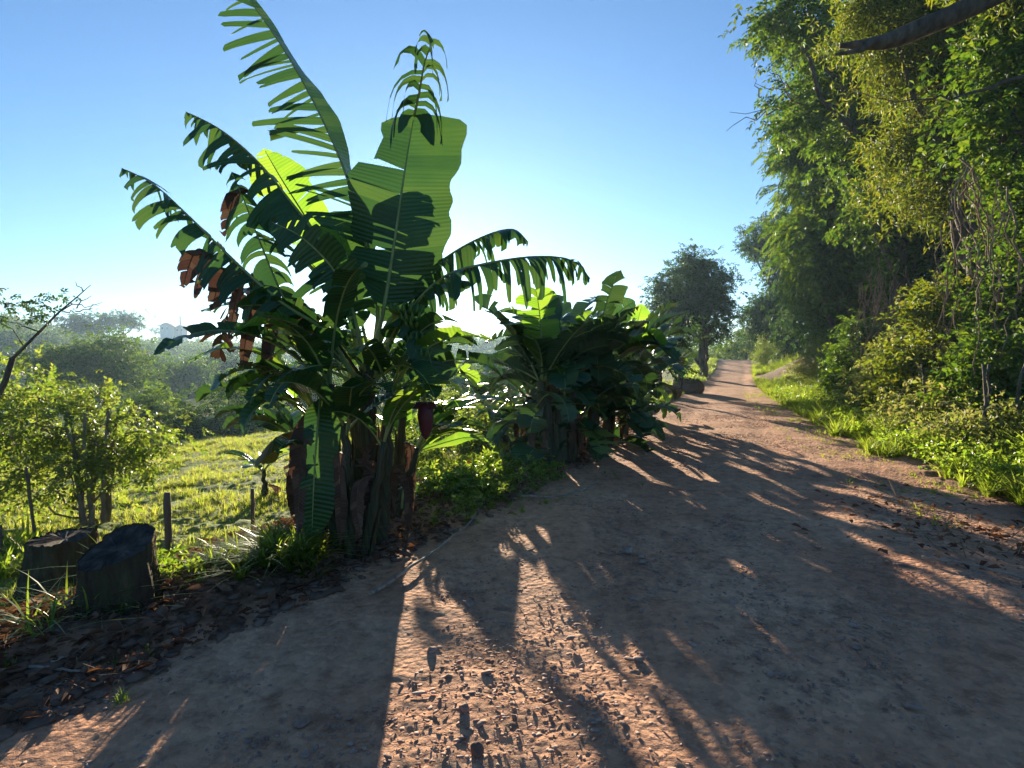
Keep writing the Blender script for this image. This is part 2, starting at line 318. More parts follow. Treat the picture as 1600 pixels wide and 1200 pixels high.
# ------------------------------------------------------------------ banana leaves
def env(u, tip=.22): return np.minimum(1, (max(u, 0) / .12 + .02) ** .6) * np.minimum(1, (max(1 - u, 0) / tip) ** .6)
def banana_leaf(parent, P, wl, wr, dl, dr, pf=.2, tear=.5, droop=1.0, seed=0, mat='banana', r0=.016, strip=(.03, .10), tearR=None, droopR=None, name='leaf', label=None, tip=.22, stripL=None, mess=1):
    rs = np.random.RandomState(seed * 7 + 3)
    C = spline(P, 48); L = np.concatenate([[0], np.cumsum(np.linalg.norm(np.diff(C, axis=0), axis=1))]); TL = L[-1]
    T = np.gradient(C, axis=0); T /= np.linalg.norm(T, axis=1)[:, None] + 1e-9
    def cp(s): return np.array([np.interp(s, L, C[:, k]) for k in range(3)])
    def ct(s):
        v = np.array([np.interp(s, L, T[:, k]) for k in range(3)]); return v / np.linalg.norm(v)
    mb = MB(); K = 6; g = np.array([0, 0, -1.0])
    for side, W, D, te, dp in ((-1, wl, dl, tear, droop), (1, wr, dr, tear if tearR is None else tearR, droop if droopR is None else droopR)):
        if W <= 0: continue
        s = pf * TL; prev = None
        gd = dp * rs.uniform(.8, 1.2); gj = rs.normal(0, .05, 3); glen = 1.0
        torn = True
        while s < TL * .985:
            ds = rs.uniform(*(stripL if stripL and side < 0 else strip)) * (1 if te > .2 else 1.3); e = min(s + ds, TL)
            if torn:
                gd = dp * rs.uniform(.55, 1.5); gj = rs.normal(0, (.06 + .10 * te) * mess, 3); glen = rs.uniform(.72, 1.08)
            tn = rs.rand() < (te * .25 if math.sin(s * 7.5 + seed * 1.7 + side) > .62 and seed not in range(11, 22) else te)
            pts = []
            cols = 3
            for q in np.linspace(s, e, cols):
                Dq = D(q / TL) if callable(D) else D
                t_ = ct(q); d = Dq - t_ * Dq.dot(t_) * .6; d = d / np.linalg.norm(d) + .22 * t_ + gj; d += np.cross(t_, d) * .22 * math.sin(q * 5.5 + seed * side) ; d /= np.linalg.norm(d)
                w_ = W * (1 + .07 * math.sin(q * 8 + seed * 2 + side) + .04 * math.sin(q * 21 + seed)) * env((q / TL - pf) / (1 - pf), tip) * glen * rs.uniform(.985, 1.015)
                p = cp(q); row = [p]; st = w_ / K
                for k in range(K):
                    row.append(row[-1] + d * st)
                    d = d + g * gd * (.04 + .01 * k) * (.7 + 1.2 * W); d /= np.linalg.norm(d)
                pts.append(row)
            pts = np.array(pts)
            if prev is not None and not torn: pts[0] = prev
            # torn strips narrow and fray towards the tip
            if tn or torn:
                cen = pts.mean(0)
                for k in range(2, K + 1):
                    f = 1 - .62 * ((k - 1) / K) ** 1.1 * te
                    if tn: pts[-1, k] = cen[k] + (pts[-1, k] - cen[k]) * f
                    if torn: pts[0, k] = cen[k] + (pts[0, k] - cen[k]) * f
                pts[0, K] += rs.normal(0, 1, 3) * .01; pts[-1, K] -= (pts[-1, K] - pts[-1, K - 1]) * rs.uniform(0, .6)
            prev = pts[-1].copy()
            q = np.linspace(s, e, cols)
            uv = np.stack([np.repeat(q, K + 1), np.tile(np.arange(K + 1) / K * side, cols)], 1)
            Q = []
            for a in range(cols - 1):
                for k in range(K): 
                    i0 = a * (K + 1) + k; Q.append((i0, i0 + 1, i0 + K + 2, i0 + K + 1))
            mb.add(pts.reshape(-1, 3), Q, uv)
            s = e + (rs.uniform(.004, .028) * te if tn else 0); torn = tn
    lf = mb.build(name, M[mat], parent, smooth=True)
    if label: lf['label'] = label
    rb = MB(); rb.tube(C[::2], np.linspace(r0, r0 * .18, len(C[::2])), 6)
    m = M['rib'] if mat != 'dry' else M['stem_dead']
    ro = obj('midrib', rb.mesh('midrib', True), m); ro.parent = lf
    return lf
def arch(base, az, el, L, sag, n=7, twist=0):
    """points of an arching rib"""
    p = np.array(base, float); pts = [p.copy()]; a = az; e = el
    for k in range(n):
        e = e - sag / n * (.5 + k / n); a += twist / n
        p = p + np.array([math.sin(a) * math.cos(e), math.cos(a) * math.cos(e), math.sin(e)]) * L / n; pts.append(p.copy())
    return np.array(pts)
def auto_leaf(parent, base, az, el, L, sag, W, seed, tear=.4, droop=.8, mat='banana', twist=0, pf=.22, r0=.016, name='leaf', label=None):
    P = arch(base, az, el, L, sag, twist=twist); h = np.array([math.cos(az), -math.sin(az), 0.0])
    rs = np.random.RandomState(seed); v = rs.uniform(.1, .7); rl = rs.uniform(-.4, .4)
    up = np.array([0, 0, 1.0])
    return banana_leaf(parent, P, W * rs.uniform(.85, 1.1), W * rs.uniform(.85, 1.1), -h + up * (v - rl), h + up * (v + rl), pf, tear, droop, seed, mat, r0, name=name, label=label)
def pseudostem(parent, A, B, r0, r1, seed, dead=False, name='pseudostem'):
    rs = np.random.RandomState(seed); n = 12; P = np.array([A + (B - A) * t for t in np.linspace(0, 1, n)])
    P[1:-1, :2] += rs.normal(0, .012, (n - 2, 2)); rad = np.linspace(r0, r1, n) * (1 + rs.normal(0, .04, n))
    rad[0] *= 1.12
    mb = MB(); mb.tube(P, rad, 12, wob=.10, seed=seed)
    # overlapping leaf sheaths that peel off the stem
    for k in range(5):
        a = rs.uniform(0, 6.28); t0 = rs.uniform(.05, .5); t1 = min(1, t0 + rs.uniform(.3, .5)); r = r0 + (r1 - r0) * t0
        o = np.array([math.cos(a), math.sin(a), 0]); b = np.array([-math.sin(a), math.cos(a), 0]); pts = []; wd = r * .9
        for q, off in ((t0, 1.03), ((t0 + t1) / 2, 1.12), (t1, 1.5)):
            c = A + (B - A) * q + o * r * off; pts += [c - b * wd, c + o * r * .12, c + b * wd]; wd *= .6
        mb.add(pts, [(0, 1, 4, 3), (1, 2, 5, 4), (3, 4, 7, 6), (4, 5, 8, 7)], [(i * .1, i * .05) for i in range(9)])
    return mb.build(name, M['stem_dead' if dead else 'stem'], parent, smooth=True)
def dry_hanging(parent, P, wd, seed, mat='dry', label=None):
    rs = np.random.RandomState(seed)
    return banana_leaf(parent, P, wd, wd, cdir(-1, -.2, rs.uniform(-.5, .5)), cdir(1, -.2, rs.uniform(-.5, .5)), .05, .25, 1.8, seed, mat, .008, strip=(.03, .10), mess=2.5, tip=.5, name='dry_leaf', label=label)
def plant(base, top, r0, r1, seed, label, group, nl, L, W, sun=.2, tear=.45, name='banana_plant', azs=None, el=(R(50), R(82)), dry=2, sag=(.8, 1.7), low=0, main='banana'):
    rs = np.random.RandomState(seed); t = thing(name, base, label, 'banana plant', group)
    pseudostem(t, np.array(base) - [0, 0, .08], np.array(top), r0, r1, seed)
    for k in range(nl):
        az = (azs[k % len(azs)] if azs else (k * 2.4 + seed)) + rs.uniform(-.35, .35)
        e = rs.uniform(*el); l = L * rs.uniform(.7, 1.1)
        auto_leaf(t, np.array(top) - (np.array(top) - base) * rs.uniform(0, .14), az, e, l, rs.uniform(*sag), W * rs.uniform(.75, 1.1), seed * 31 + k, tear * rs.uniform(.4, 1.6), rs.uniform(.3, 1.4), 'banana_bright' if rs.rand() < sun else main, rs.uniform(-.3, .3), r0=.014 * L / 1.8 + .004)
    for k in range(low):
        f = rs.uniform(.12, .92); az = rs.uniform(0, 6.28)
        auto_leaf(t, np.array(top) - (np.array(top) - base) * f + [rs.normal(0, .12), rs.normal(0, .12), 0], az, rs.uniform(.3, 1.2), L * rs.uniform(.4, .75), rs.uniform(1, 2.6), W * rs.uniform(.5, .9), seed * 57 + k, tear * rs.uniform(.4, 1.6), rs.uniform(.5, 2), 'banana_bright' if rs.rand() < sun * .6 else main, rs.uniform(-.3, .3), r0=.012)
    for k in range(dry):
        az = rs.uniform(0, 6.28); b = np.array(base) + (np.array(top) - base) * rs.uniform(.45, .85); o = np.array([math.sin(az), math.cos(az), 0])
        l = min(b[2] - base[2] - .05, L * .6); P = [b + o * r0, b + o * (r0 + .12) + [0, 0, -.03], b + o * (r0 + .15) + [0, 0, -l * .5], b + o * (r0 + .12) + [0, 0, -l]]
        dry_hanging(t, P, .07, seed * 17 + k)
    return t
# ---- the tall plant in front: every leaf placed as the photo shows it
D0 = 4.9
FG = 'banana plants of the tall front clump'
def Pp(*a): return [at(*q) for q in a]
b0 = ground(572, 838); D0 = b0[1]
top0 = at(575, 560, D0)
hero = thing('banana_plant', b0, 'tallest banana plant, its huge upright paddle leaf and ragged leaves spread against the sky', 'banana plant', FG)
pseudostem(hero, b0 - [0, 0, .1], top0, .098, .06, 1)
q = D0
BL = banana_leaf
BL(hero, Pp((580, 570, q), (590, 480, q + .05), (572, 385, q + .1), (545, 285, q + .15), (503, 185, q + .2), (445, 80, q + .15), (372, -25, q + .05)), .52, .20,
   lambda t: cdir(-1, .05, -.25) if t < .62 else cdir(-.9, -.45, -.1), lambda t: cdir(.45, .12, .8), .26, .93, .45, 11, 'banana', .019, (.018, .085), mess=1.5, tearR=.02, droopR=.05, label='very long leaf torn into a comb of strips along its left side')
BL(hero, Pp((582, 560, q - .05), (600, 480, q - .1), (616, 380, q - .12), (632, 270, q - .1), (647, 180, q - .05)), .42, .44,
   cdir(-1, .25, .15), cdir(1, -.05, .12), .2, .3, .1, 12, 'banana', .021, (.05, .12), tearR=.0, droopR=.03, tip=.07, stripL=(.1, .26), label='broad upright paddle leaf, notched on its left side')
BL(hero, Pp((595, 570, q + .1), (612, 500, q + .25), (632, 420, q + .32), (650, 350, q + .36), (668, 312, q + .38)), .42, .26,
   cdir(-1, .1, .1), cdir(1, -.3, .1), .25, .5, .5, 25, 'banana_dark', .015, (.03, .09), label='dark ragged leaf close behind the upright paddle leaf')
BL(hero, Pp((647, 182, q - .05), (655, 145, q - .15), (663, 100, q - .25), (672, 70, q - .3), (664, 46, q - .32)), .52, .48,
   cdir(-1, .1, -.3), cdir(1, .1, -.3), .0, .95, 13, 13, 'banana', .012, (.03, .08), tip=.4, mess=2.6, label='tattered tip of the upright leaf, strips hanging')
BL(hero, Pp((565, 580, q), (540, 470, q - .1), (505, 385, q - .2), (450, 310, q - .3), (400, 250, q - .35), (345, 203, q - .35), (290, 174, q - .3)), .40, .30,
   cdir(-.5, -.6, -.5), cdir(-.1, -.3, .9), .25, .85, 2.2, 14, 'banana', .018, (.03, .09), mess=1.8, label='ragged leaf leaning up to the left')
BL(hero, Pp((572, 560, q + .1), (540, 450, q + .25), (490, 360, q + .35), (440, 280, q + .4), (412, 232, q + .45)), .30, .22,
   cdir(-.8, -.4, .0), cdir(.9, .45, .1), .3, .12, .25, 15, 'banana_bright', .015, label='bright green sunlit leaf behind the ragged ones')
BL(hero, Pp((560, 600, q - .1), (510, 520, q - .3), (450, 480, q - .45), (390, 430, q - .55), (340, 382, q - .6), (290, 333, q - .62), (240, 288, q - .6), (190, 262, q - .55)), .30, .26,
   cdir(-.35, -.8, -.5), cdir(.1, -.5, .9), .3, .8, 3.0, 16, 'banana', .017, (.03, .09), mess=2.4, label='low slanting leaf reaching furthest left, strips folded down')
BL(hero, Pp((560, 600, q - .05), (490, 560, q - .1), (445, 470, q - .2), (405, 375, q - .25), (380, 310, q - .25), (362, 268, q - .2)), .26, .24,
   cdir(-1, -.2, .1), cdir(.9, -.3, .3), .42, .8, 5.5, 17, 'banana', .014, (.04, .12), mess=3, label='limp leaf with curled hanging pieces at its tip')
BL(hero, Pp((590, 570, q + .1), (640, 460, q + .1), (690, 408, q + .1), (750, 372, q + .08), (800, 358, q + .05), (826, 378, q)), .30, .26,
   cdir(.15, -.5, -.9), cdir(0, -.2, 1), .22, .85, 4.5, 18, 'banana', .015, (.02, .085), mess=1.6, label='upper leaf arching right with short hanging strips')
BL(hero, Pp((590, 585, q), (630, 500, q - .1), (690, 435, q - .15), (760, 412, q - .2), (840, 401, q - .25), (895, 408, q - .3), (926, 440, q - .32)), .42, .30,
   cdir(.1, -.5, -.9), cdir(0, -.3, 1), .2, .92, 5.5, 19, 'banana', .017, (.02, .085), mess=1.4, label='long leaf arching right with a fringe of hanging strips')
BL(hero, Pp((570, 580, q - .1), (550, 480, q - .3), (520, 420, q - .4), (470, 370, q - .5), (420, 345, q - .5)), .24, .20,
   cdir(-.5, -.7, -.3), cdir(.6, .5, -.1), .25, .7, 1.8, 20, 'banana', .016)
BL(hero, Pp((565, 590, q), (500, 500, q - .1), (440, 450, q - .1), (385, 452, q - .1), (352, 500, q - .1), (343, 560, q - .05)), .28, .30,
   cdir(-.5, -.5, -.6), cdir(.3, -.4, .8), .22, .8, 3.0, 21, 'dry', .014, mess=2, label='withered brown leaf bent over at the left')
BL(hero, Pp((585, 590, q - .1), (625, 500, q - .25), (650, 505, q - .3), (668, 545, q - .3), (680, 600, q - .3)), .22, .22,
   cdir(-.6, -.3, -.5), cdir(.8, -.2, .4), .3, .6, 2.0, 22, 'banana', .013, label='short leaf bent sharply down on the right')
BL(hero, Pp((578, 560, q + .05), (560, 480, q + .15), (548, 420, q + .2), (520, 330, q + .3)), .26, .30, cdir(-1, -.1, 0), cdir(.8, .1, .4), .3, .2, .4, 23, 'banana', .015)
BL(hero, Pp((585, 560, q + .1), (640, 480, q + .3), (690, 440, q + .45), (740, 440, q + .5)), .26, .26, cdir(0, -.6, -.8), cdir(0, .3, 1), .25, .35, 1.5, 24, 'banana', .013)
for i, (a, e, l, s, w_, t_, m_) in enumerate([(-1.4, 1.2, 1.6, 1.2, .26, .5, 'banana'), (-2.2, .9, 1.2, 1.4, .24, .2, 'banana'), (1.7, .9, 1.1, 1.9, .2, .5, 'banana'), (-2.6, .5, 1.1, 2.0, .2, .3, 'banana'), (-1.2, .8, 1.4, 2.2, .22, .3, 'banana'), (2.4, .6, 1.1, 1.9, .2, .4, 'banana'), (-.6, .9, 1.4, 1.6, .24, .3, 'banana_bright'), (.4, .9, 1.3, 1.5, .22, .3, 'banana'), (-1.6, 1.0, 1.7, 1.6, .26, .2, 'banana')]):
    auto_leaf(hero, top0 - [0, 0, .12 + .03 * i], a, e + .15, l, s * .9, w_ * .7, 40 + i, t_ + .3, .8, m_)
# brown torn pieces hanging from the left leaves
for i, (x, y, l, d) in enumerate([(300, 395, 55, -.6), (318, 405, 62, -.55), (345, 425, 60, -.5), (372, 440, 95, -.3), (392, 470, 110, -.2), (430, 480, 120, -.2), (365, 300, 70, -.22)]):
    dry_hanging(hero, Pp((x + 30, y + 3, q + d), (x + 8, y - 5, q + d), (x - 6, y + l * .45, q + d), (x - 14, y + l, q + d)), .09, 60 + i, label='dried reddish brown leaf piece hanging' if i < 3 else None)
# flower stalk, bunch and bud
def bunch(t, P, bud, nh=7, sc=1.0):
    mb = MB(); mb.tube(spline(P, 16), np.linspace(.028, .014, 16) * sc, 8); mb.build('fruit_stalk', M['rib'], t, True)
    fb = MB(); C = spline(P, 24); rs = np.random.RandomState(5)
    for h in range(nh):
        c = C[int(8 + h * 1.6)]; n = 13
        for k in range(n):
            a = k / n * 6.283 + h * .2; o = np.array([math.cos(a), math.sin(a), 0]); l = (.14 - .008 * h) * sc
            p = [c + o * .03 * sc, c + o * (.03 * sc + l * .45) + [0, 0, -.01], c + o * (.03 * sc + l * .75) + [0, 0, .02 * sc], c + o * (.03 * sc + l * .85) + [0, 0, .075 * sc]]
            fb.tube(p, np.array([.008, .018, .018, .006]) * sc, 6)
    fb.build('fruit_bunch', M['fruit'], t, True)
    mb = MB(); B = np.array(bud); mb.tube([B + [0, 0, .14 * sc], B + [0, 0, .08 * sc], B, B - [0, 0, .1 * sc], B - [0, 0, .17 * sc], B - [0, 0, .21 * sc]], np.array([.02, .07, .075, .06, .035, .006]) * sc, 14)
    # one bract lifted
    mb.add([B + [-.07, 0, .12], B + [.07, 0, .12], B + [.1, -.05, .07], B + [-.1, -.05, .07]], [(0, 1, 2, 3)])
    mb.build('flower_bud', M['flower'], t, True)
qd = q - .25
bunch(hero, Pp((583, 560, q), (610, 500, q - .1), (640, 490, qd), (655, 530, qd), (660, 590, qd), (664, 640, qd)), at(665, 652, qd), 6, .85)
# ---- the other stems of the front clump
def fplant(px, py, tx, ty, dd, r0, seed, label, nl, L, W, **k):
    b = ground(px, py); b = on(b[0], b[1] + dd); d = b[1]
    return plant(b, at(tx, ty, d), r0 * .82, r0 * .5, seed, label, FG, nl, L, W, **k)
fplant(505, 835, 490, 640, .1, .075, 101, 'leftmost banana stem of the front clump, beside the hanging dry brown leaf', 9, 1.15, .15, tear=.6, azs=[-1.9, -2.6, -.9, 3.0, -1.3, -2.2], sag=(1.5, 2.6))
fplant(535, 842, 515, 600, -.15, .08, 102, 'dark banana stem just left of the tallest one', 7, 1.3, .15, tear=.6, azs=[-1.5, -2.4, -.4, 2.6, 3.1], sag=(1.0, 2.0), low=1)
fplant(600, 842, 610, 610, -.1, .075, 103, 'dark banana stem just right of the tallest one, hung with brown sheaths', 7, 1.2, .15, tear=.6, azs=[1.3, 2.2, .3, -2.9, 1.8], sag=(1.0, 2.0), low=1, sun=.35)
fplant(612, 818, 652, 700, .1, .05, 104, 'short banana shoot leaning right at the edge of the front clump', 6, 1.0, .16, azs=[1.4, 1.9, .8, 2.4], sag=(1.0, 2.0), sun=.4, dry=1)
fplant(480, 830, 462, 690, .25, .05, 105, 'small banana shoot leaning left, half hidden behind dry leaves', 6, .8, .15, azs=[-1.5, -2.1, -.6], sag=(1.2, 2.2), sun=.3, dry=3)
fplant(560, 845, 540, 660, -.3, .06, 106, 'slender banana sucker in front of the tallest stem', 6, .9, .17, azs=[-1.2, 2.8, 1.2, -2.5], sag=(1.0, 2.2), sun=.3)
fplant(588, 848, 600, 690, -.35, .05, 107, 'slim green banana sucker with narrow upright leaves', 5, .75, .12, azs=[.6, 2.0, -2.0], sag=(.8, 1.8), sun=.4, dry=1)
fplant(545, 818, 550, 600, .5, .08, 108, 'banana stem at the back of the front clump', 8, 1.3, .15, tear=.6, azs=[-.6, -1.4, .5, 1.2, 2.9], sag=(1.2, 2.3), sun=.4)
rp = fplant(602, 822, 630, 640, .45, .07, 109, 'banana stem at the right rear of the front clump, half hidden by its neighbours\' leaves', 6, 1.1, .15, tear=.6, azs=[.9, .2, 1.8, -.4], sag=(1.2, 2.3), sun=.4)
rb_ = on(-1.5, 7.2); q2 = 7.2
rp = plant(rb_, rb_ + [.05, 0, .75], .06, .04, 110, 'small banana plant just behind the front clump, one level leaf reaching toward the road', FG, 6, .9, .15, sun=.3, tear=.5, azs=[-1.5, .2, -.6, 2.6], dry=1)
BL(rp, Pp((625, 715, q2), (650, 706, q2), (700, 690, q2), (735, 683, q2), (766, 692, q2 - .05)), .19, .19, cdir(-.2, .5, -.8), cdir(.3, -.2, .9), .12, .03, .5, 70, 'banana_bright', .014, label='level leaf with a glossy top')
lp = [o for o in ROOTS if o['label'].startswith('leftmost banana stem')][0]
BL(lp, Pp((502, 610, q - .2), (497, 660, q - .45), (491, 740, q - .5), (487, 838, q - .45)), .13, .17, cdir(-1, 0, -.3), cdir(1, 0, .3), .08, .12, .3, 71, 'banana', .013, label='dark green leaf hanging straight down')
dry_hanging(lp, Pp((495, 655, q - .3), (474, 680, q - .5), (468, 760, q - .52), (466, 835, q - .5)), .085, 72, label='long dry brown leaf hanging straight down')
dry_hanging(lp, Pp((480, 640, q - .2), (470, 690, q - .4), (463, 730, q - .42), (462, 762, q - .42)), .10, 73)
BL(lp, Pp((490, 680, q - .1), (455, 675, q - .2), (425, 690, q - .3), (398, 722, q - .3)), .16, .14, cdir(-.2, -.5, -.7), cdir(0, -.6, .8), .1, .2, 1.2, 74, 'yellowing', .012, label='yellow and orange drying leaf')
# ---- second clump along the road
SG = 'banana plants of the second clump beside the road'
sec = [(800, 700, 762, 600, 7, 1.7, .27, 'banana plant at the near left end of the second clump, leaves drooping toward the field'),
       (866, 734, 846, 560, 9, 1.9, .3, 'stout banana plant with a pale midrib leaf facing the road, second from the near end'),
       (884, 724, 866, 545, 9, 2.0, .32, 'banana plant whose round bright leaf stands above the near half of the second clump'),
       (893, 722, 888, 545, 9, 2.0, .32, 'banana plant in the middle of the second clump with a feathered upright leaf'),
       (925, 706, 928, 540, 9, 2.1, .34, 'banana plant with broad dark slanting leaves, middle of the second clump'),
       (950, 694, 955, 535, 9, 2.2, .36, 'banana plant with a bright hooked leaf tip above the second clump'),
       (973, 680, 985, 540, 9, 2.3, .36, 'banana plant with a narrow bright green leaf standing at the right of the second clump'),
       (990, 668, 1005, 545, 8, 1.9, .3, 'last banana plant of the second clump, leaves spreading over the verge'),
       (1003, 655, 1020, 560, 7, 1.8, .3, 'farthest banana plant in the second clump, toward the round tree'),
       (838, 705, 826, 585, 8, 1.7, .28, 'banana plant on the field side behind the near end of the second clump'),
       (772, 672, 765, 590, 9, 1.9, .3, 'banana plant sprawling toward the field, leftmost of the second clump'),
       (812, 668, 800, 575, 9, 2.0, .3, 'banana plant on the field side, just right of the leftmost one of the second clump'),
       (905, 694, 905, 560, 8, 2.0, .3, 'banana plant on the field side behind the middle of the second clump')]
for i, (px, py, tx, ty, nl, L, W, lab) in enumerate(sec):
    b = ground(px, py)
    plant(b, at(tx, ty + 34, b[1] + .1), .10, .06, 200 + i, lab, SG, nl + 3, L * .80, W * .9, sun=.08, tear=.5, el=(R(28), R(86)), dry=2, sag=(.5, 2.1), low=14 if i > 1 else 5, main='banana_dark', azs=[1.5, .6, 2.4, 0, -2.9, -1.2] if i == 1 else None)
p1 = [o for o in ROOTS if o['label'].startswith('banana plant at the near left end')][0]
BL(p1, Pp((800, 640, 9.2), (793, 604, 8.8), (779, 604, 8.55), (757, 616, 8.5), (739, 625, 8.5), (718, 628, 8.5), (672, 634, 8.5)), .24, .24, cdir(0, .0, -1), cdir(0, .05, 1), .15, .05, .25, 304, 'banana', .014, tip=.12, label='arching leaf reaching left over the verge')
p2 = [o for o in ROOTS if o['label'].startswith('banana plant whose round')][0]; e2 = p2['_b'][1]
BL(p2, Pp((850, 560, e2), (851, 500, e2), (848, 448, e2)), .22, .22, cdir(-1, 0, .1), cdir(1, 0, .1), .1, .05, .1, 301, 'banana_bright', .014)
p3 = [o for o in ROOTS if o['label'].startswith('banana plant with a narrow bright')][0]; e3 = p3['_b'][1]
BL(p3, Pp((985, 560, e3), (990, 530, e3), (1003, 475, e3)), .2, .2, cdir(-1, .1, .1), cdir(1, 0, .1), .2, .03, .1, 302, 'banana_bright', .015)
p4 = [o for o in ROOTS if o['label'].startswith('banana plant with a bright hooked')][0]; e4 = p4['_b'][1]
BL(p4, Pp((900, 600, e4), (930, 540, e4), (965, 490, e4), (992, 470, e4)), .34, .34, cdir(-.7, .6, .1), cdir(.6, -.7, .1), .15, .1, .3, 303, 'banana', .018)
# small ones
bs = ground(413, 782)
plant(bs, at(412, 735, bs[1]), .045, .03, 401, 'small lone banana plant in the field left of the front clump', None, 6, .75, .13, sun=.5, el=(R(20), R(75)), dry=1)
bs = ground(1032, 622)
plant(bs, at(1032, 580, bs[1]), .08, .05, 402, 'small yellow-green banana plant on the grass verge beyond the second clump', None, 7, 1.5, .22, sun=.9, el=(R(30), R(80)), dry=0)
# ------------------------------------------------------------------ foliage templates
def rot_from(fw, up):
    fw = fw / (np.linalg.norm(fw, axis=1)[:, None] + 1e-9); sd_ = np.cross(up, fw); sd_ /= np.linalg.norm(sd_, axis=1)[:, None] + 1e-9
    u = np.cross(fw, sd_); return np.stack([fw, sd_, u], -1)       # columns: x,y,z
def scatter(tv, tf, pos, rot, sc):
    n = len(pos); k = len(tv)
    V = np.einsum('nij,kj->nki', rot, tv) * sc[:, None, None] + pos[:, None, :]
    Fq = tf[None] + (np.arange(n) * k)[:, None, None]
    return V.reshape(-1, 3), Fq.reshape(-1, tf.shape[1])
def leaf_quad(base, d, up, l, w_, fold=.25):
    s_ = np.cross(up, d); s_ /= np.linalg.norm(s_) + 1e-9; n = np.cross(d, s_)
    return [base, base + d * l * .45 + s_ * w_ * .5 + n * fold * w_, base + d * l - n * l * .08, base + d * l * .45 - s_ * w_ * .5 + n * fold * w_]
def leaf_hex(base, d, up, l, w_, fold=.2):
    s_ = np.cross(up, d); s_ /= np.linalg.norm(s_) + 1e-9; n = np.cross(d, s_)
    return [base, base + d * l * .3 + s_ * w_ * .5 + n * fold * w_, base + d * l * .7 + s_ * w_ * .36 + n * fold * w_ * .4, base + d * l - n * l * .12,
            base + d * l * .7 - s_ * w_ * .36 + n * fold * w_ * .4, base + d * l * .3 - s_ * w_ * .5 + n * fold * w_]
def norm(v): v = np.asarray(v, float); return v / np.linalg.norm(v)
def tpl_pinnate(pairs=7):
    V = []; Fq = []; rs = np.random.RandomState(3); z = np.array([0, 0, 1.0])
    for k in range(pairs):
        t = .15 + .85 * k / pairs; b = np.array([t, 0, -.22 * t * t])
        for s_ in (-1, 1):
            d = norm([.55, s_, -.25 + rs.normal(0, .12)]); i = len(V); V += leaf_quad(b, d, z + rs.normal(0, .25, 3), .34 * (1 - .35 * abs(t - .5)), .13); Fq.append((i, i + 1, i + 2, i + 3))
    i = len(V); V += leaf_quad(np.array([1, 0, -.22]), norm([1, 0, -.4]), z, .34, .13); Fq.append((i, i + 1, i + 2, i + 3))
    return np.array(V), np.array(Fq)
def tpl_broad(n=8, l=.42, w_=.24, seed=4, hexa=True):
    V = []; Fq = []; rs = np.random.RandomState(seed); z = np.array([0, 0, 1.0])
    for k in range(n):
        t = k / (n - 1) * .8; b = np.array([t, rs.normal(0, .03), -.1 * t + rs.normal(0, .04)])
        d = norm([.5 + t * .5, (1 if k % 2 else -1) * rs.uniform(.4, 1), rs.normal(-.25, .4)]); i = len(V)
        if hexa:
            V += leaf_hex(b, d, z + rs.normal(0, .4, 3), l * rs.uniform(.7, 1.1), w_ * rs.uniform(.8, 1.1)); Fq += [(i, i + 1, i + 2, i + 3), (i, i + 3, i + 4, i + 5)]
        else:
            V += leaf_quad(b, d, z + rs.normal(0, .4, 3), l * rs.uniform(.7, 1.1), w_ * rs.uniform(.8, 1.1)); Fq.append((i, i + 1, i + 2, i + 3))
    return np.array(V), np.array(Fq)
def tpl_small(n=14, l=.3, w_=.12, seed=8):
    V = []; Fq = []; rs = np.random.RandomState(seed)
    for k in range(n):
        b = rs.uniform(-.4, .4, 3) + [.4, 0, 0]; d = norm(rs.normal(0, 1, 3) + [.6, 0, 0]); i = len(V)
        V += leaf_quad(b, d, norm(rs.normal(0, 1, 3)), l * rs.uniform(.6, 1.2), w_ * rs.uniform(.8, 1.2)); Fq.append((i, i + 1, i + 2, i + 3))
    return np.array(V), np.array(Fq)
TP = dict(pin=tpl_pinnate(), broad=tpl_broad(), small=tpl_small(), narrow=tpl_small(14, .42, .085, 12), mid=tpl_broad(9, .4, .2, 6, False))
def sprays(rs, pos, out, tpl, size, droop=.4, rnd=.7):
    n = len(pos); fw = out + rs.normal(0, rnd, (n, 3)); fw[:, 2] -= droop
    up = rs.normal(0, .45, (n, 3)) + [0, 0, 1.0]
    tv, tf = TP[tpl]; return scatter(tv, tf, pos, rot_from(fw, up), size * rs.uniform(.65, 1.3, n))
def crown_mesh(name, seed, blobs, tpl, size, dens, cl_r=.35, cl_per=26, droop=.4, flat=.75):
    """blobs (cx,cy,cz,rx,ry,rz): leaf clusters over each blob's shell, leaving gaps between clusters"""
    rs = np.random.RandomState(seed); Vs = []; Fs = []; n0 = 0; centers = []
    for (cx, cy, cz, rx, ry, rz) in blobs:
        area = (rx * ry + ry * rz + rx * rz) * 4.2; nc = max(4, int(area * dens))
        u = rs.normal(0, 1, (nc, 3)); u /= np.linalg.norm(u, axis=1)[:, None]
        rad = rs.uniform(.45, 1.05, nc) ** .6; rad *= 1 + .18 * np.sin(u[:, 0] * 5 + seed) * np.cos(u[:, 2] * 4)
        c = np.array([cx, cy, cz]) + u * rad[:, None] * [rx, ry, rz]
        centers.append(c); cr = cl_r * rs.uniform(.6, 1.4, nc)
        p = np.repeat(c, cl_per, 0) + rs.normal(0, 1, (nc * cl_per, 3)) * np.repeat(cr, cl_per)[:, None] * [1, 1, flat]
        o = p - np.array([cx, cy, cz]); o /= np.linalg.norm(o, axis=1)[:, None] + 1e-6; o[:, 2] *= .5
        V, Fq = sprays(rs, p, o, tpl, size, droop); Vs.append(V); Fs.append(Fq + n0); n0 += len(V)
    return mesh_from(name, np.concatenate(Vs), np.concatenate(Fs)), np.concatenate(centers)
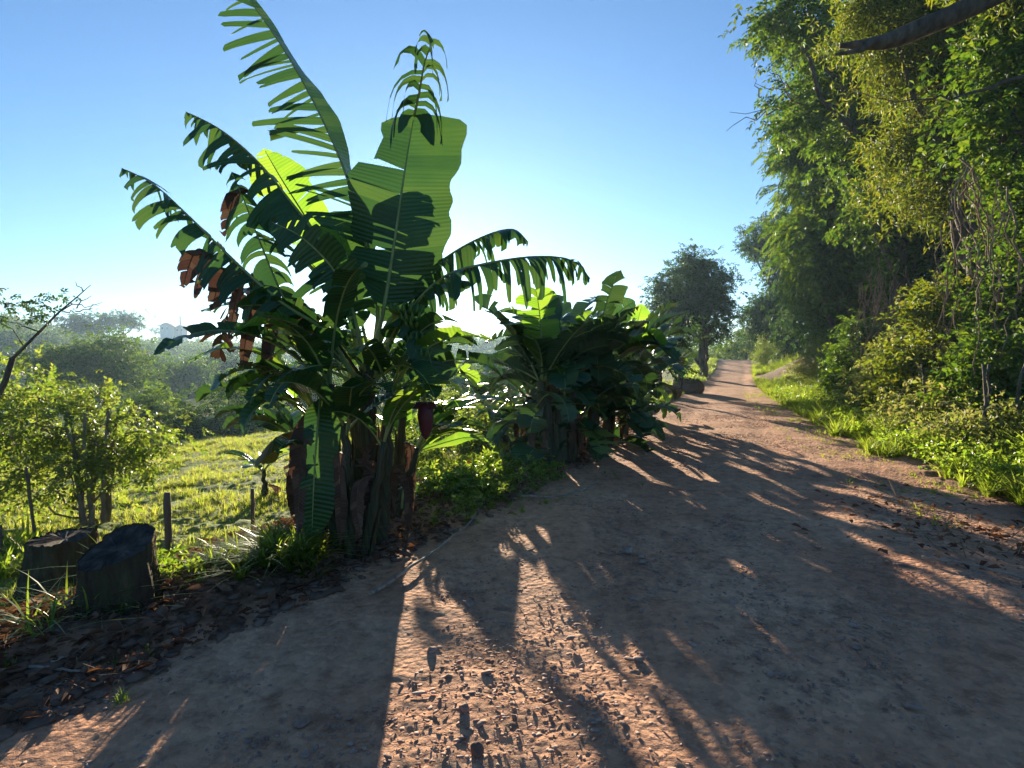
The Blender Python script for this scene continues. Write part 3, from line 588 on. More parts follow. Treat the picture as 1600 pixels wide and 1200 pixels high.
def limb(mb, A, B, r0, r1, rs, n=7, j=.06, sag=0):
    A = np.array(A, float); B = np.array(B, float); L = np.linalg.norm(B - A); P = np.array([A + (B - A) * t for t in np.linspace(0, 1, n)])
    P[1:-1] += rs.normal(0, j * L / n * 1.5, (n - 2, 3)); P[:, 2] += sag * np.sin(np.linspace(0, np.pi, n)) * L
    mb.tube(P, np.linspace(r0, r1, n), 8 if r0 > .05 else 5, wob=.08 if r0 > .05 else 0, seed=rs.randint(999)); return P
def tree(name, base, label, cat, height, trunk_r, blobs, tpl='mid', size=.3, dens=1.2, mat='foliage', bark='bark', group=None, seed=0, cl_r=.35, cl_per=26, droop=.4, lean=(0, 0), twigs=40, flat=.75, stems=1):
    """blobs are given relative to the base"""
    rs = np.random.RandomState(seed); base = np.array(base, float); t = thing(name, base, label, cat, group)
    bl = [(base[0] + b[0], base[1] + b[1], base[2] + b[2], b[3], b[4], b[5]) for b in blobs]
    cm, cen = crown_mesh('crown', seed, bl, tpl, size, dens, cl_r, cl_per, droop, flat)
    obj('crown', cm, M[mat], t)
    mb = MB(); TR = []
    for s_ in range(stems):
        a = s_ / stems * 6.28 + seed; off = np.array([math.cos(a), math.sin(a), 0]) * (0 if stems == 1 else trunk_r * 2.2)
        P = limb(mb, base + off - [0, 0, .25], base + off * 3 + [lean[0], lean[1], height * .8], trunk_r, trunk_r * .35, rs, 9, .05); TR.append(P)
    for b in bl:
        P = TR[rs.randint(len(TR))]; k = int(np.clip((b[2] - base[2]) / height * 7, 2, 7)); limb(mb, P[k - 1], [b[0], b[1], b[2]], trunk_r * .45, trunk_r * .12, rs, 7, .12, -.05)
    bc = np.array([b[:3] for b in bl])
    for k in rs.choice(len(cen), min(twigs, len(cen)), False):
        c = cen[k]; b = bc[np.argmin(np.linalg.norm(bc - c, axis=1))]; limb(mb, b, c, trunk_r * .13 + .005, .004 + trunk_r * .02, rs, 5, .15)
    mb.build('trunk', M[bark], t, True); return t
# ---- round tree beyond the second clump
bt = ground(1098, 590)
def PB(base, L):                     # blobs from (px,py,radius px, radius z px, depth offset)
    out = []
    for (px, py, rp, rz, dd) in L:
        d = base[1] + dd; c = at(px, py, d); out.append((c[0] - base[0], c[1] - base[1], c[2] - base[2], rp * d / F, rp * d / F, rz * d / F))
    return out
tree('roadside_tree', bt, 'tall round-headed dark tree standing alone on the left side of the road beyond the bananas', 'tree', 8, .3,
     PB(bt, [(1082, 412, 26, 24, 0), (1060, 440, 36, 26, -1), (1105, 440, 30, 26, 1), (1048, 480, 32, 26, 0), (1090, 478, 42, 28, -1), (1118, 492, 28, 24, 0), (1060, 515, 30, 18, 1), (1110, 520, 26, 18, 1), (1085, 450, 45, 40, 2)]),
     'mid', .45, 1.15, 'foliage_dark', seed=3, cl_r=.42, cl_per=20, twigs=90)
bt2 = ground(1062, 612)
tree('roadside_tree', bt2, 'slim small tree in front of the round-headed tree, next to the boulder', 'tree', 4.5, .12,
     PB(bt2, [(1045, 520, 26, 20, 0), (1070, 535, 24, 20, 0), (1030, 545, 20, 16, 0), (1065, 570, 18, 12, 0)]), 'mid', .35, 1.2, 'foliage_dark', seed=4, cl_per=18)
# ---- far right line of trees along the road
def rt(px, py, d, blobs, label, cat='tree', **k):
    x = (px - 800) / F * d; b = on(x, d); return tree('forest_tree' if cat == 'tree' else 'shrub', b, label, cat, k.pop('h', 8), k.pop('tr', .22), PB(b, blobs), **k)
FT = 'forest trees on the right side of the road'
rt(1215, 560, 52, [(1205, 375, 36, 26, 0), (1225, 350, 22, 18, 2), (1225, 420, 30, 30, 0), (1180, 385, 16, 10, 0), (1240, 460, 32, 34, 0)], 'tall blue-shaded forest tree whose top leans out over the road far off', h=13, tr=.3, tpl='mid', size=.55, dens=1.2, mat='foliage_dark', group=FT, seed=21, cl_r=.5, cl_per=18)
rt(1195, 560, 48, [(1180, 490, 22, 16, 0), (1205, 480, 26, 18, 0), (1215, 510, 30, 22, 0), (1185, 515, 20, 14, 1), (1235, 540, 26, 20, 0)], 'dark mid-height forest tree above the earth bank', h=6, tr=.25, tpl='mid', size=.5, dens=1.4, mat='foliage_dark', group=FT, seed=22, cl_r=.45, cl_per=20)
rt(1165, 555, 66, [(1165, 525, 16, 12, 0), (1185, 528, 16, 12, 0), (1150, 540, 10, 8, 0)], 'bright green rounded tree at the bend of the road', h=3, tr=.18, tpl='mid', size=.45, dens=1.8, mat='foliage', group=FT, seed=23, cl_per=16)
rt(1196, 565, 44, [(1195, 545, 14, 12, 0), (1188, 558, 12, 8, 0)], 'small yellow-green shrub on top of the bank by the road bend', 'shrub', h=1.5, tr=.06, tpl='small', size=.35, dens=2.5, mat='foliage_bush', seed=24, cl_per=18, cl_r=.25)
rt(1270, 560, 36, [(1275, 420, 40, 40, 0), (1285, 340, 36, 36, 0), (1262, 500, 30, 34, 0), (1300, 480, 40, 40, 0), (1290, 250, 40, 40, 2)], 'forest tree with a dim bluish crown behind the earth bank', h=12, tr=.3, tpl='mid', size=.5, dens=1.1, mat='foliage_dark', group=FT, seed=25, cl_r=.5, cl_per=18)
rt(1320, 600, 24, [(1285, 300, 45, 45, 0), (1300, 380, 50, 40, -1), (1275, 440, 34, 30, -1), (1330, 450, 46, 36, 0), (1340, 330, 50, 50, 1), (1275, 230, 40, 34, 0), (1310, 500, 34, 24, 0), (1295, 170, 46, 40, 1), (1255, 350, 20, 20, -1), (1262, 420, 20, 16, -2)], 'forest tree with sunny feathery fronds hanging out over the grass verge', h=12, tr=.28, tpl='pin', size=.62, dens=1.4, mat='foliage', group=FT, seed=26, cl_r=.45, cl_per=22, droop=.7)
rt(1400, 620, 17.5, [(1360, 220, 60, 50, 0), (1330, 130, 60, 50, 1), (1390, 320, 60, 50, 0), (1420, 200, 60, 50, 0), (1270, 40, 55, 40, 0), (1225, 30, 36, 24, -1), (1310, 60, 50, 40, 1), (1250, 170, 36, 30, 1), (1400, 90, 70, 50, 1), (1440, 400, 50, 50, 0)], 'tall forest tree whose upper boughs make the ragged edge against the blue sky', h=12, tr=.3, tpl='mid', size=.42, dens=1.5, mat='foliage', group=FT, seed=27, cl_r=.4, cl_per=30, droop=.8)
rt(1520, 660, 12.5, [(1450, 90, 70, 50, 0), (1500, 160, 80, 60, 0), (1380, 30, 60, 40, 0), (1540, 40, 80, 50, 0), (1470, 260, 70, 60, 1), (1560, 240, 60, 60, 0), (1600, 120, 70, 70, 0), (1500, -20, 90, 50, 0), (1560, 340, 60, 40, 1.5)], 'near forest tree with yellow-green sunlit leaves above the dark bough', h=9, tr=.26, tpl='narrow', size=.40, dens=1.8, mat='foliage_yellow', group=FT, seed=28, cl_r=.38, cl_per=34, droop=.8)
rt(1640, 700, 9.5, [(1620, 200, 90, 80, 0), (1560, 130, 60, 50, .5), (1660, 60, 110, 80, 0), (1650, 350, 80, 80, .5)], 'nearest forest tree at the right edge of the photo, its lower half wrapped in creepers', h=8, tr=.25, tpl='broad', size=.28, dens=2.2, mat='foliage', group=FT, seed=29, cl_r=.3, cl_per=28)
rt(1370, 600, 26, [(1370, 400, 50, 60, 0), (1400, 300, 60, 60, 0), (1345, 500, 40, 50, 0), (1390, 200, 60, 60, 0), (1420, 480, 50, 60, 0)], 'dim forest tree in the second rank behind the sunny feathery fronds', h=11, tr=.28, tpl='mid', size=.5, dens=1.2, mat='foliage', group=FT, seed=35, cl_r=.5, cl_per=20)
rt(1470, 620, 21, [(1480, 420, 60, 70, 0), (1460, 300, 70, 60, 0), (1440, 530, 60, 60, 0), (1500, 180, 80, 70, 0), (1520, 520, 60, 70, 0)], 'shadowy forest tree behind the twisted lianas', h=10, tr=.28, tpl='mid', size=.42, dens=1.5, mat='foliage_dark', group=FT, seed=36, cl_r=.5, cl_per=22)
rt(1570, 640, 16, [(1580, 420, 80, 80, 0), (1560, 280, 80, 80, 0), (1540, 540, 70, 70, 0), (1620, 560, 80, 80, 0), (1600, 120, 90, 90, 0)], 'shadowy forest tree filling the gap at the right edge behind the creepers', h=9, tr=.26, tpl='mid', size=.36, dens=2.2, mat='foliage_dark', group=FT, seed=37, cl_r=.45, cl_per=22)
# the thick dark bough reaching in from the right, with its own tree trunk outside the frame
bb = on(9.6, 8.2)
bo = thing('forest_tree', bb, 'thick bare black bough reaching in from the top right corner', 'tree', FT); mb = MB(); rs = np.random.RandomState(77)
limb(mb, bb - [0, 0, .3], bb + [.3, .2, 7.2], .3, .2, rs, 9, .04)
P = spline([bb + [.3, .2, 7.2], at(1660, -60, 8.0), at(1540, 0, 8.0), at(1450, 38, 8.1), at(1380, 65, 8.1), at(1312, 72, 8.2)], 20)
mb.tube(P, np.concatenate([np.linspace(.16, .13, 14), np.linspace(.12, .035, 6)]), 10, wob=.15, seed=3)
limb(mb, P[15], at(1305, 85, 8.0), .06, .02, rs, 5, .1)
limb(mb, at(1660, 95, 8.4), at(1500, 150, 8.6), .045, .02, rs, 8, .1); limb(mb, at(1500, 150, 8.6), at(1400, 160, 8.8), .02, .008, rs, 8, .12); limb(mb, at(1400, 160, 8.8), at(1310, 135, 9.0), .01, .004, rs, 6, .12)
mb.build('trunk', M['bark'], bo, True)
cm, _ = crown_mesh('crown', 78, [(*at(1700, -60, 9.0), .9, .9, .6), (*at(1580, -70, 8.6), .7, .8, .5)], 'narrow', .28, 2.4, .3, 22, .7); obj('crown', cm, M['foliage_yellow'], bo)
# bare twigs reaching from the forest edge
tw = [o for o in ROOTS if o['label'].startswith('tall forest tree whose upper')][0]; mb = MB(); dd_ = 16
for A, B in (((1260, 165), (1140, 175)), ((1215, 170), (1135, 205)), ((1250, 150), (1180, 130)), ((1190, 152), (1178, 120)), ((1235, 140), (1200, 110))):
    limb(mb, at(*A, dd_), at(*B, dd_), .022, .006, rs, 7, .3)
mb.build('bare_twigs', M['bark'], tw)
# ---- understorey: shrubs swathed in creepers, one thing each
SH = 'leafy shrubs along the foot of the forest'
shr = [(1290, 590, 22, [(1290, 560, 26, 24, 0), (1268, 578, 20, 14, 0)], 'dry brownish shrub at the far end of the verge beside the bank', 'foliage_pale', 'small'),
       (1345, 610, 17, [(1340, 560, 34, 34, 0), (1320, 590, 28, 18, -1), (1355, 520, 26, 26, 0)], 'bright green broad-leaved shrub under the brown hanging vines', 'foliage', 'mid'),
       (1400, 620, 14.5, [(1400, 590, 40, 34, 0), (1385, 620, 36, 24, -1), (1420, 545, 34, 30, 0)], 'pale dusty shrub below the brown vine curtain', 'foliage_pale', 'broad'),
       (1450, 630, 12, [(1450, 540, 44, 46, 0), (1440, 600, 44, 40, 0), (1455, 470, 36, 40, 0), (1430, 650, 40, 24, -.8)], 'tall shrub mantled in yellow-green creeper leaves', 'foliage_yellow', 'broad'),
       (1510, 640, 10.6, [(1510, 600, 50, 44, 0), (1500, 650, 46, 30, -.6), (1540, 560, 40, 40, .3)], 'bushy shrub with pale rounded leaves right of the creeper-covered one', 'foliage_pale', 'broad'),
       (1580, 650, 9.4, [(1580, 560, 60, 50, 0), (1560, 620, 56, 40, 0), (1590, 470, 50, 50, .6), (1600, 660, 60, 40, -.2)], 'big dark green shrub filling the right edge below the trees', 'foliage', 'broad'),
       (1560, 690, 8.4, [(1560, 680, 56, 34, 0), (1500, 690, 44, 26, .4), (1610, 700, 50, 40, -.3)], 'low sprawling shrub with drying yellow leaves at the right edge', 'foliage_pale', 'small'),
       (1470, 680, 10.2, [(1460, 670, 44, 24, 0), (1420, 665, 36, 20, .8)], 'low pale shrub at the back of the sunny grass verge', 'foliage_pale', 'small'),
       (1380, 650, 13.5, [(1375, 635, 40, 18, 0), (1335, 630, 30, 16, 1)], 'low light green shrub midway along the verge', 'foliage_bush', 'small')]
for i, (px, py, d, bl, lab, mt, tp) in enumerate(shr):
    rt(px, py, d, bl, lab, 'shrub', h=1.6, tr=.045, tpl=tp, size=.30 if tp != 'broad' else .26, dens=4.6, mat=mt, group=SH, seed=500 + i, cl_r=.22, cl_per=22, stems=3, twigs=30)
# hanging vines
def vines(label, spots, seed, leaves=0, mat='vine'):
    rs = np.random.RandomState(seed); b = at(*spots[0]); g0 = on(b[0], b[1]); t = thing('hanging_vine', g0, label, 'vine', 'lianas hanging from the forest trees'); mb = MB()
    for (px, py, d) in spots:
        A = at(px, py, d); L = rs.uniform(1.2, 3.2); n = 14; zz = np.linspace(0, 1, n)
        P = np.stack([A[0] + np.cumsum(rs.normal(0, .05, n)) + rs.uniform(.05, .25) * np.sin(zz * rs.uniform(3, 9) + rs.rand() * 6) + rs.normal(0, .35) * zz, A[1] + np.cumsum(rs.normal(0, .04, n)), np.maximum(A[2] - L * zz, float(H(A[0], A[1])) - .05)], 1)
        mb.tube(P, np.linspace(1, .5, n) * rs.uniform(.006, .017), 5)
    mb.build('stem', M[mat], t)
vr = np.random.RandomState(8)
vines('curtain of thin brown vines hanging in front of the dark gap mid-forest', [(vr.uniform(1345, 1415), vr.uniform(400, 520), vr.uniform(15, 17)) for k in range(44)], 1)
vines('thick twisted lianas dangling near the right edge', [(vr.uniform(1495, 1545), vr.uniform(235, 300), vr.uniform(9.2, 10)) for k in range(14)], 2)
vines('pale lianas dangling at the extreme right', [(vr.uniform(1565, 1600), vr.uniform(270, 330), vr.uniform(8.6, 9.2)) for k in range(7)], 3)
vines('sparse long lianas in the shadow between tree and creeper shrub', [(vr.uniform(1470, 1600), vr.uniform(380, 440), vr.uniform(9, 10.5)) for k in range(10)], 4)
# ------------------------------------------------------------------ left side
bl_ = ground(75, 850)
tree('bush', on(bl_[0], bl_[1] + .8), 'large sunlit yellow-green bush with several stems behind the tree stumps', 'bush', 2.0, .045,
     PB(on(bl_[0], bl_[1] + .8), [(60, 660, 90, 50, 0), (150, 690, 75, 45, 0), (10, 700, 80, 50, 0), (110, 735, 90, 38, -.2), (215, 715, 60, 34, .2), (40, 630, 60, 40, .3), (170, 640, 50, 34, .5), (-40, 640, 80, 60, 0), (20, 760, 70, 25, -.2), (225, 670, 40, 30, .4)]), 'mid', .17, 2.7, 'foliage_bush', seed=41, cl_r=.16, cl_per=22, stems=7, twigs=90, bark='bark_pale')
# small tree at the left with a leafless crooked branch against the sky
sb = on(-7.6, 7.4)
t = thing('small_tree', sb, 'thin small tree at the left edge with a bare crooked branch against the sky', 'tree'); mb = MB(); rs = np.random.RandomState(9)
limb(mb, sb, at(20, 560, 7.2), .05, .035, rs, 7, .1)
P = spline(Pp((20, 560, 7.2), (60, 520, 7.2), (92, 488, 7.2), (118, 466, 7.2), (142, 445, 7.2)), 12); mb.tube(P, np.linspace(.02, .004, 12), 5)
for A, B in (((95, 486), (160, 472)), ((118, 486), (155, 478)), ((120, 482), (143, 462)), ((60, 518), (0, 500)), ((75, 505), (30, 470)), ((40, 545), (-30, 480)), ((85, 495), (60, 465)), ((130, 455), (118, 440)), ((100, 487), (130, 492))): limb(mb, at(*A, 7.2), at(*B, 7.2), .009, .003, rs, 6, .25)
mb.build('trunk', M['bark'], t, True)
pp = []
for (x, y, n) in ((20, 472, 26), (45, 480, 34), (85, 465, 22), (5, 460, 16), (60, 495, 26), (15, 495, 20), (-20, 480, 20)): pp += [at(x + rs.normal(0, 11), y + rs.normal(0, 6), 7.2 + rs.normal(0, .1)) for _ in range(n // 2)]
pp = np.array(pp); V, Fq = sprays(rs, pp, rs.normal(0, 1, pp.shape) * [1, 1, .4], 'mid', .14, .2); obj('crown', mesh_from('crown', V, Fq), M['foliage_dark'], t)
# valley trees, one thing each
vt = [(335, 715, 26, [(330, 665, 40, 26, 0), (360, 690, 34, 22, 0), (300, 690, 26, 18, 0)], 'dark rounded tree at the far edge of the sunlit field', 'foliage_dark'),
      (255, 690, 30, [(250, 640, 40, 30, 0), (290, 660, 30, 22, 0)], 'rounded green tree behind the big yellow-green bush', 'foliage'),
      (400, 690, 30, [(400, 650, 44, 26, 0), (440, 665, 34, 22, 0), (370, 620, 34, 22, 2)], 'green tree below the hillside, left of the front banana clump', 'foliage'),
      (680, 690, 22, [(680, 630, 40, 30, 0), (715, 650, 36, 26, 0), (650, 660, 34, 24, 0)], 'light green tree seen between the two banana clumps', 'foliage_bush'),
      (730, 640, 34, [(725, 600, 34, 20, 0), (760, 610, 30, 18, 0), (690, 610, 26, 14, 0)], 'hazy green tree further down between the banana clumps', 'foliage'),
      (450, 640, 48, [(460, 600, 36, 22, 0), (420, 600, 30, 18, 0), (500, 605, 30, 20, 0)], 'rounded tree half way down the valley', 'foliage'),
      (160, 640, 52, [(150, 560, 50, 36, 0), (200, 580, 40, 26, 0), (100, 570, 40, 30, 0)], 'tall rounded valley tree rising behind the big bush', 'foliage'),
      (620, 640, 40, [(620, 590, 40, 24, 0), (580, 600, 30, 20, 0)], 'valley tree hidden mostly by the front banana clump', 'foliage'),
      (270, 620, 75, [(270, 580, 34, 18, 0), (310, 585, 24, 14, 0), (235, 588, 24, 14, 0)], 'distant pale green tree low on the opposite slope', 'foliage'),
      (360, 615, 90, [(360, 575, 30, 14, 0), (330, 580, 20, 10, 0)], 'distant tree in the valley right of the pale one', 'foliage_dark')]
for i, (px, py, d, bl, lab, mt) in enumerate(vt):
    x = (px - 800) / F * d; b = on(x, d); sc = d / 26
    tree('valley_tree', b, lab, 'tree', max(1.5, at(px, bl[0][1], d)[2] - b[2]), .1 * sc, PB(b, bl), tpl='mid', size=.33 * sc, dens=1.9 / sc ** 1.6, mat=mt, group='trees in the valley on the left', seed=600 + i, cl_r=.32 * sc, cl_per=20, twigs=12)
# skyline trees on the opposite ridge
for i, (px, py, d, bl, lab) in enumerate([(105, 515, 170, [(105, 503, 18, 10, 0), (125, 504, 14, 9, 0)], 'dark bushy tree on the left skyline, behind the bare branch'),
      (160, 515, 175, [(155, 504, 22, 9, 0), (140, 508, 16, 8, 0)], 'dark spreading tree on the skyline, middle of three'),
      (195, 515, 175, [(195, 500, 22, 8, 0), (210, 507, 12, 6, 0), (178, 500, 14, 7, 0)], 'flat-topped dark tree on the skyline, right of three'),
      (312, 515, 300, [(312, 512, 5, 4, 0)], 'tiny round tree on the skyline right of the white houses'),
      (250, 517, 300, [(248, 515, 7, 4, 0)], 'tiny tree on the skyline left of the white houses')]):
    x = (px - 800) / F * d; b = on(x, d); tree('skyline_tree', b, lab, 'tree', max(2, at(px, bl[0][1], d)[2] - b[2]), .4, PB(b, bl), tpl='mid', size=1.6, dens=.12, mat='foliage_dark', group='trees on the opposite ridge', seed=700 + i, cl_r=1.2, cl_per=14, twigs=5)
# houses on the ridge
def house(px, d, wd, hh, lab, py):
    x = (px - 800) / F * d; b = at(px, py, d); b[1] = d; g0 = min(float(H(x, d)), b[2]); t = thing('house', (x, d, b[2]), lab, 'house', 'white houses on the far ridge')
    z0 = g0 - b[2] - .5; w2 = wd / 2; e = hh
    mb = MB(); V = [(-w2, -3, z0), (w2, -3, z0), (w2, 3, z0), (-w2, 3, z0), (-w2, -3, e), (w2, -3, e), (w2, 3, e), (-w2, 3, e), (0, -3, e + wd * .28), (0, 3, e + wd * .28)]
    mb.add(np.array(V) + t['_b'], [(0, 1, 5, 4), (1, 2, 6, 5), (2, 3, 7, 6), (3, 0, 4, 7), (4, 5, 8), (6, 7, 9)]); mb.build('wall', M['white'], t)
    mb = MB(); o = w2 + .5; r = wd * .28; k = .12
    for s_ in (-1, 1):
        V = [(s_ * o, -3.5, e - r * .5 / w2 + k), (s_ * o, 3.5, e - r * .5 / w2 + k), (0, 3.5, e + r + k), (0, -3.5, e + r + k)]; V2 = [(a, b_, c - .1) for a, b_, c in V]
        mb.add(np.array(V + V2) + t['_b'], [(0, 1, 2, 3), (7, 6, 5, 4), (0, 3, 7, 4), (1, 0, 4, 5), (2, 1, 5, 6)])
    mb.build('roof', M['roof'], t)
    for wx in (-w2 * .5, w2 * .45):
        mb = MB(); mb.add(np.array([(wx - .5, -3.02, e - 1.9), (wx + .5, -3.02, e - 1.9), (wx + .5, -3.02, e - .8), (wx - .5, -3.02, e - .8)]) + t['_b'], [(0, 1, 2, 3)]); mb.build('window', M['window'], t)
house(265, 300, 5.4, 2.2, 'white gabled house on the far skyline, left of the mast', 516)
house(287, 305, 4.6, 1.6, 'smaller white gabled house just right of the mast on the skyline', 517)
m0 = at(282, 518, 298); t = thing('antenna_mast', m0, 'thin antenna mast rising between the two white houses', 'mast'); mb = MB()
for s_ in (-.35, .35): mb.tube([m0 + [s_, 0, -3], m0 + [s_ * .4, 0, 8.5]], [.24, .16], 5)
for k in range(9): mb.tube([m0 + [-.33 + k * .02, 0, k * .95], m0 + [.33 - k * .02, 0, k * .95 + .5]], .12, 4)
for k in (5.5, 7.5): mb.tube([m0 + [-.6, 0, k], m0 + [.6, 0, k]], .09, 5)
mb.build('lattice', M['metal'], t)
# wooded hillside across the valley: one mass
rs = np.random.RandomState(31); n = 9000; az = np.radians(rs.uniform(-56, 20, n)); r = np.exp(rs.uniform(math.log(70), math.log(420), n)); x = np.sin(az) * r; y = np.cos(az) * r
keep = (fbm(x / 28, y / 28, 3, 44) + rs.normal(0, .12, n) > -.05) & ((xl(y) - x) > 20); x = x[keep]; y = y[keep]; r = r[keep]
c = np.stack([x, y, H(x, y)], 1); k = 16; sz = .5 + np.minimum(r, 170) * .006; p = np.repeat(c, k, 0) + rs.normal(0, 1, (len(c) * k, 3)) * np.repeat(sz, k)[:, None] * [1.1, 1.1, .8]; p[:, 2] += np.repeat(sz, k) * .8
V, Fq = scatter(*tpl_small(6, .8, .5, 3), p, rot_from(rs.normal(0, 1, p.shape), rs.normal(0, .5, p.shape) + [0, 0, 1]), np.repeat(sz * .55, k))
tag(obj('hillside_wood', mesh_from('hillside_wood', V, Fq), M['foliage']), 'hazy scrub and woodland covering the slope across the valley', 'woodland', kind='stuff')
# far roadside scrub behind the road crest
n = 500; y = rs.uniform(62, 130, n); x = xl(y) + rs.uniform(-22, 30, n); c = np.stack([x, y, H(x, y)], 1)
k = 16; p = np.repeat(c, k, 0) + rs.normal(0, 1, (n * k, 3)) * [.9, .9, .9]; p[:, 2] += 1.2
V, Fq = scatter(*tpl_small(8, .6, .35, 3), p, rot_from(rs.normal(0, 1, p.shape), rs.normal(0, .5, p.shape) + [0, 0, 1]), np.full(len(p), .6))
tag(obj('roadside_scrub', mesh_from('roadside_scrub', V, Fq), M['foliage']), 'green scrub beyond the crest of the road', 'scrub', kind='stuff')
# ------------------------------------------------------------------ grass and weeds
def tuft(n=14, seed=1, spread=.35, w_=.035, K=3):
    rs = np.random.RandomState(seed); V = []; Fq = []
    for k in range(n):
        a = rs.uniform(0, 6.28); o = np.array([math.cos(a), math.sin(a), 0]); s_ = np.array([-math.sin(a), math.cos(a), 0]); b = o * rs.uniform(0, .2) ; h = rs.uniform(.6, 1.1); e = rs.uniform(.2, 1.2) * spread * 2; i = len(V)
        for j in range(K + 1):
            u = j / K; c = b + o * e * u * u + np.array([0, 0, h * (u - .35 * u * u * min(e, 1) * 1.2)]); ww = w_ * (1 - u) ** .7 + .002; V += [c - s_ * ww, c + s_ * ww]
        Fq += [(i + 2 * j, i + 2 * j + 1, i + 2 * j + 3, i + 2 * j + 2) for j in range(K)]
    return np.array(V), np.array(Fq)
def grass(name, label, x, y, size, mat, seed, tpl=None, cat='grass'):
    rs = np.random.RandomState(seed); n = len(x); size = size * np.clip(1 + 1.5 * fbm(x / .8, y / .8, 3, 21), .35, 2); a = rs.uniform(0, 6.28, n); R_ = np.zeros((n, 3, 3)); R_[:, 0, 0] = np.cos(a); R_[:, 0, 1] = -np.sin(a); R_[:, 1, 0] = np.sin(a); R_[:, 1, 1] = np.cos(a); R_[:, 2, 2] = 1
    p = np.stack([x, y, H(x, y) - .01], 1); V, Fq = scatter(*(tpl or tuft()), p, R_, size * rs.uniform(.5, 1.4, n))
    return tag(obj(name, mesh_from(name, V, Fq), M[mat]), label, cat, kind='stuff')
rs = np.random.RandomState(61)
n = 60000; y = rs.uniform(3.2, 42, n) ** 1.0; y = 3.4 + (y - 3.2) * rs.uniform(.1, 1, n); tl = rs.uniform(1.7, 26, n) ; x = xl(y) - tl / .93; m = (fbm(x / 1.1, y / 1.1, 4, 14) > -.34) & (x > -1.05 * y - 1); x = x[m]; y = y[m]
grass('field_grass', 'short sunlit grass of the sloping field beyond the fence posts', x, y, .07 + .004 * y, 'grass_field', 1, tuft(12, 2, .5, .045, 2))
n = 9000; y = 4.5 + rs.rand(n) ** 1.3 * 40; tr = rs.uniform(.05, 3.2, n) ** 1.1; x = xr(y) + tr; m = (fbm(x, y, 3, 15) + tr * .35 > -.1) & (np.hypot(x - 17.6, (y - 33) * .7) > 2.8); x = x[m]; y = y[m]
grass('verge_grass', 'tall yellow-green grass on the right verge at the forest foot', x, y, .16 + .09 * np.clip(x - xr(y), 0, 2.5) + .004 * y, 'grass', 2, tuft(14, 5, .45, .03))
n = 1500; y = 4.5 + rs.rand(n) ** 1.3 * 22; x = xr(y) - rs.rand(n) ** 2 * 1.1 + .15
grass('edge_weeds', 'sparse trampled grass thinning out onto the dirt at the right edge', x, y, .07, 'grass_field', 12, tuft(7, 15, .8, .05, 2))
n = 1400; y = 18 + rs.rand(n) * 42; x = xl(y) - rs.uniform(.1, 2.6, n)
grass('verge_grass', 'bright grass on the left verge around the boulder', x, y, .26, 'grass', 3)
# clumps at the left edge of the road
def clump(name, label, spots, size, mat, seed, tpl=None, cat='grass'):
    rs = np.random.RandomState(seed); X = []; Y = []
    for (px, py, rx, ry, n) in spots:
        g0 = ground(px, py); X += list(g0[0] + rs.normal(0, rx, n)); Y += list(g0[1] + rs.normal(0, ry, n))
    return grass(name, label, np.array(X), np.array(Y), size, mat, seed, tpl, cat)
clump('long_grass', 'long arching grass by the foot of the front banana clump', [(400, 880, .22, .12, 60), (440, 872, .15, .12, 40), (360, 885, .12, .1, 26)], .16, 'grass', 4, tuft(16, 9, .75, .03, 4))
clump('verge_weeds', 'bright leafy grass and weeds between the two banana clumps', [(690, 785, .22, .25, 110), (740, 780, .2, .25, 90), (660, 775, .2, .2, 60), (780, 765, .15, .25, 50)], .13, 'grass', 5)
clump('stump_grass', 'thin grass blades arching over the tree stumps', [(165, 950, .06, .04, 4), (120, 960, .15, .05, 6), (215, 905, .06, .04, 3), (60, 990, .1, .08, 5)], .30, 'weed', 6, tuft(7, 11, .8, .018, 5))
clump('left_weeds', 'backlit broad-bladed grass left of the big stump', [(10, 900, .2, .15, 40), (30, 870, .2, .2, 40)], .26, 'grass', 7, tuft(10, 12, .5, .06, 4))
clump('verge_seedlings', 'scattered green seedlings on the bare road edge', [(230, 990, .02, .02, 2), (210, 1035, .03, .03, 3), (165, 1045, .03, .03, 3), (190, 1100, .03, .02, 3), (60, 1040, .05, .05, 5), (10, 1040, .05, .05, 5), (850, 790, .2, .25, 30), (890, 770, .2, .3, 30), (930, 745, .2, .3, 30)], .06, 'weed', 8)
def weeds(name, label, x, y, h0, h1, tpl, size, mat, seed, per=6):
    rs = np.random.RandomState(seed); n = len(x); p = np.repeat(np.stack([x, y, H(x, y)], 1), per, 0) + rs.normal(0, .07, (n * per, 3)) * [1, 1, 0]; p[:, 2] += rs.uniform(h0, h1, n * per)
    o = rs.normal(0, 1, p.shape); o[:, 2] = np.abs(o[:, 2]) * .4; V, Fq = sprays(rs, p, o, tpl, size, .1); return tag(obj(name, mesh_from(name, V, Fq), M[mat]), label, 'weeds', kind='stuff')
n = 2600; y = 4.6 + rs.rand(n) ** 1.2 * 24; x = xr(y) + .35 + rs.rand(n) ** .8 * 3.4; m = np.hypot(x - 17.6, (y - 33) * .7) > 2.8
weeds('ground_weeds', 'low leafy weeds covering the shaded right bank', x[m], y[m], .02, .30, 'broad', .13, 'weed', 1, 7)
X = []; Y = []
for (px, py, rx, ry, n) in ((700, 768, .2, .3, 50), (745, 768, .15, .3, 50), (775, 740, .15, .4, 40), (660, 740, .3, .5, 60), (830, 745, .2, .4, 30), (250, 905, .12, .06, 10)): g0 = ground(px, py); X += list(g0[0] + rs.normal(0, rx, n)); Y += list(g0[1] + rs.normal(0, ry, n))
weeds('verge_herbs', 'sunlit leafy herbs on the left verge beside the bananas', np.array(X), np.array(Y), .0, .2, 'mid', .13, 'weed', 2, 6)
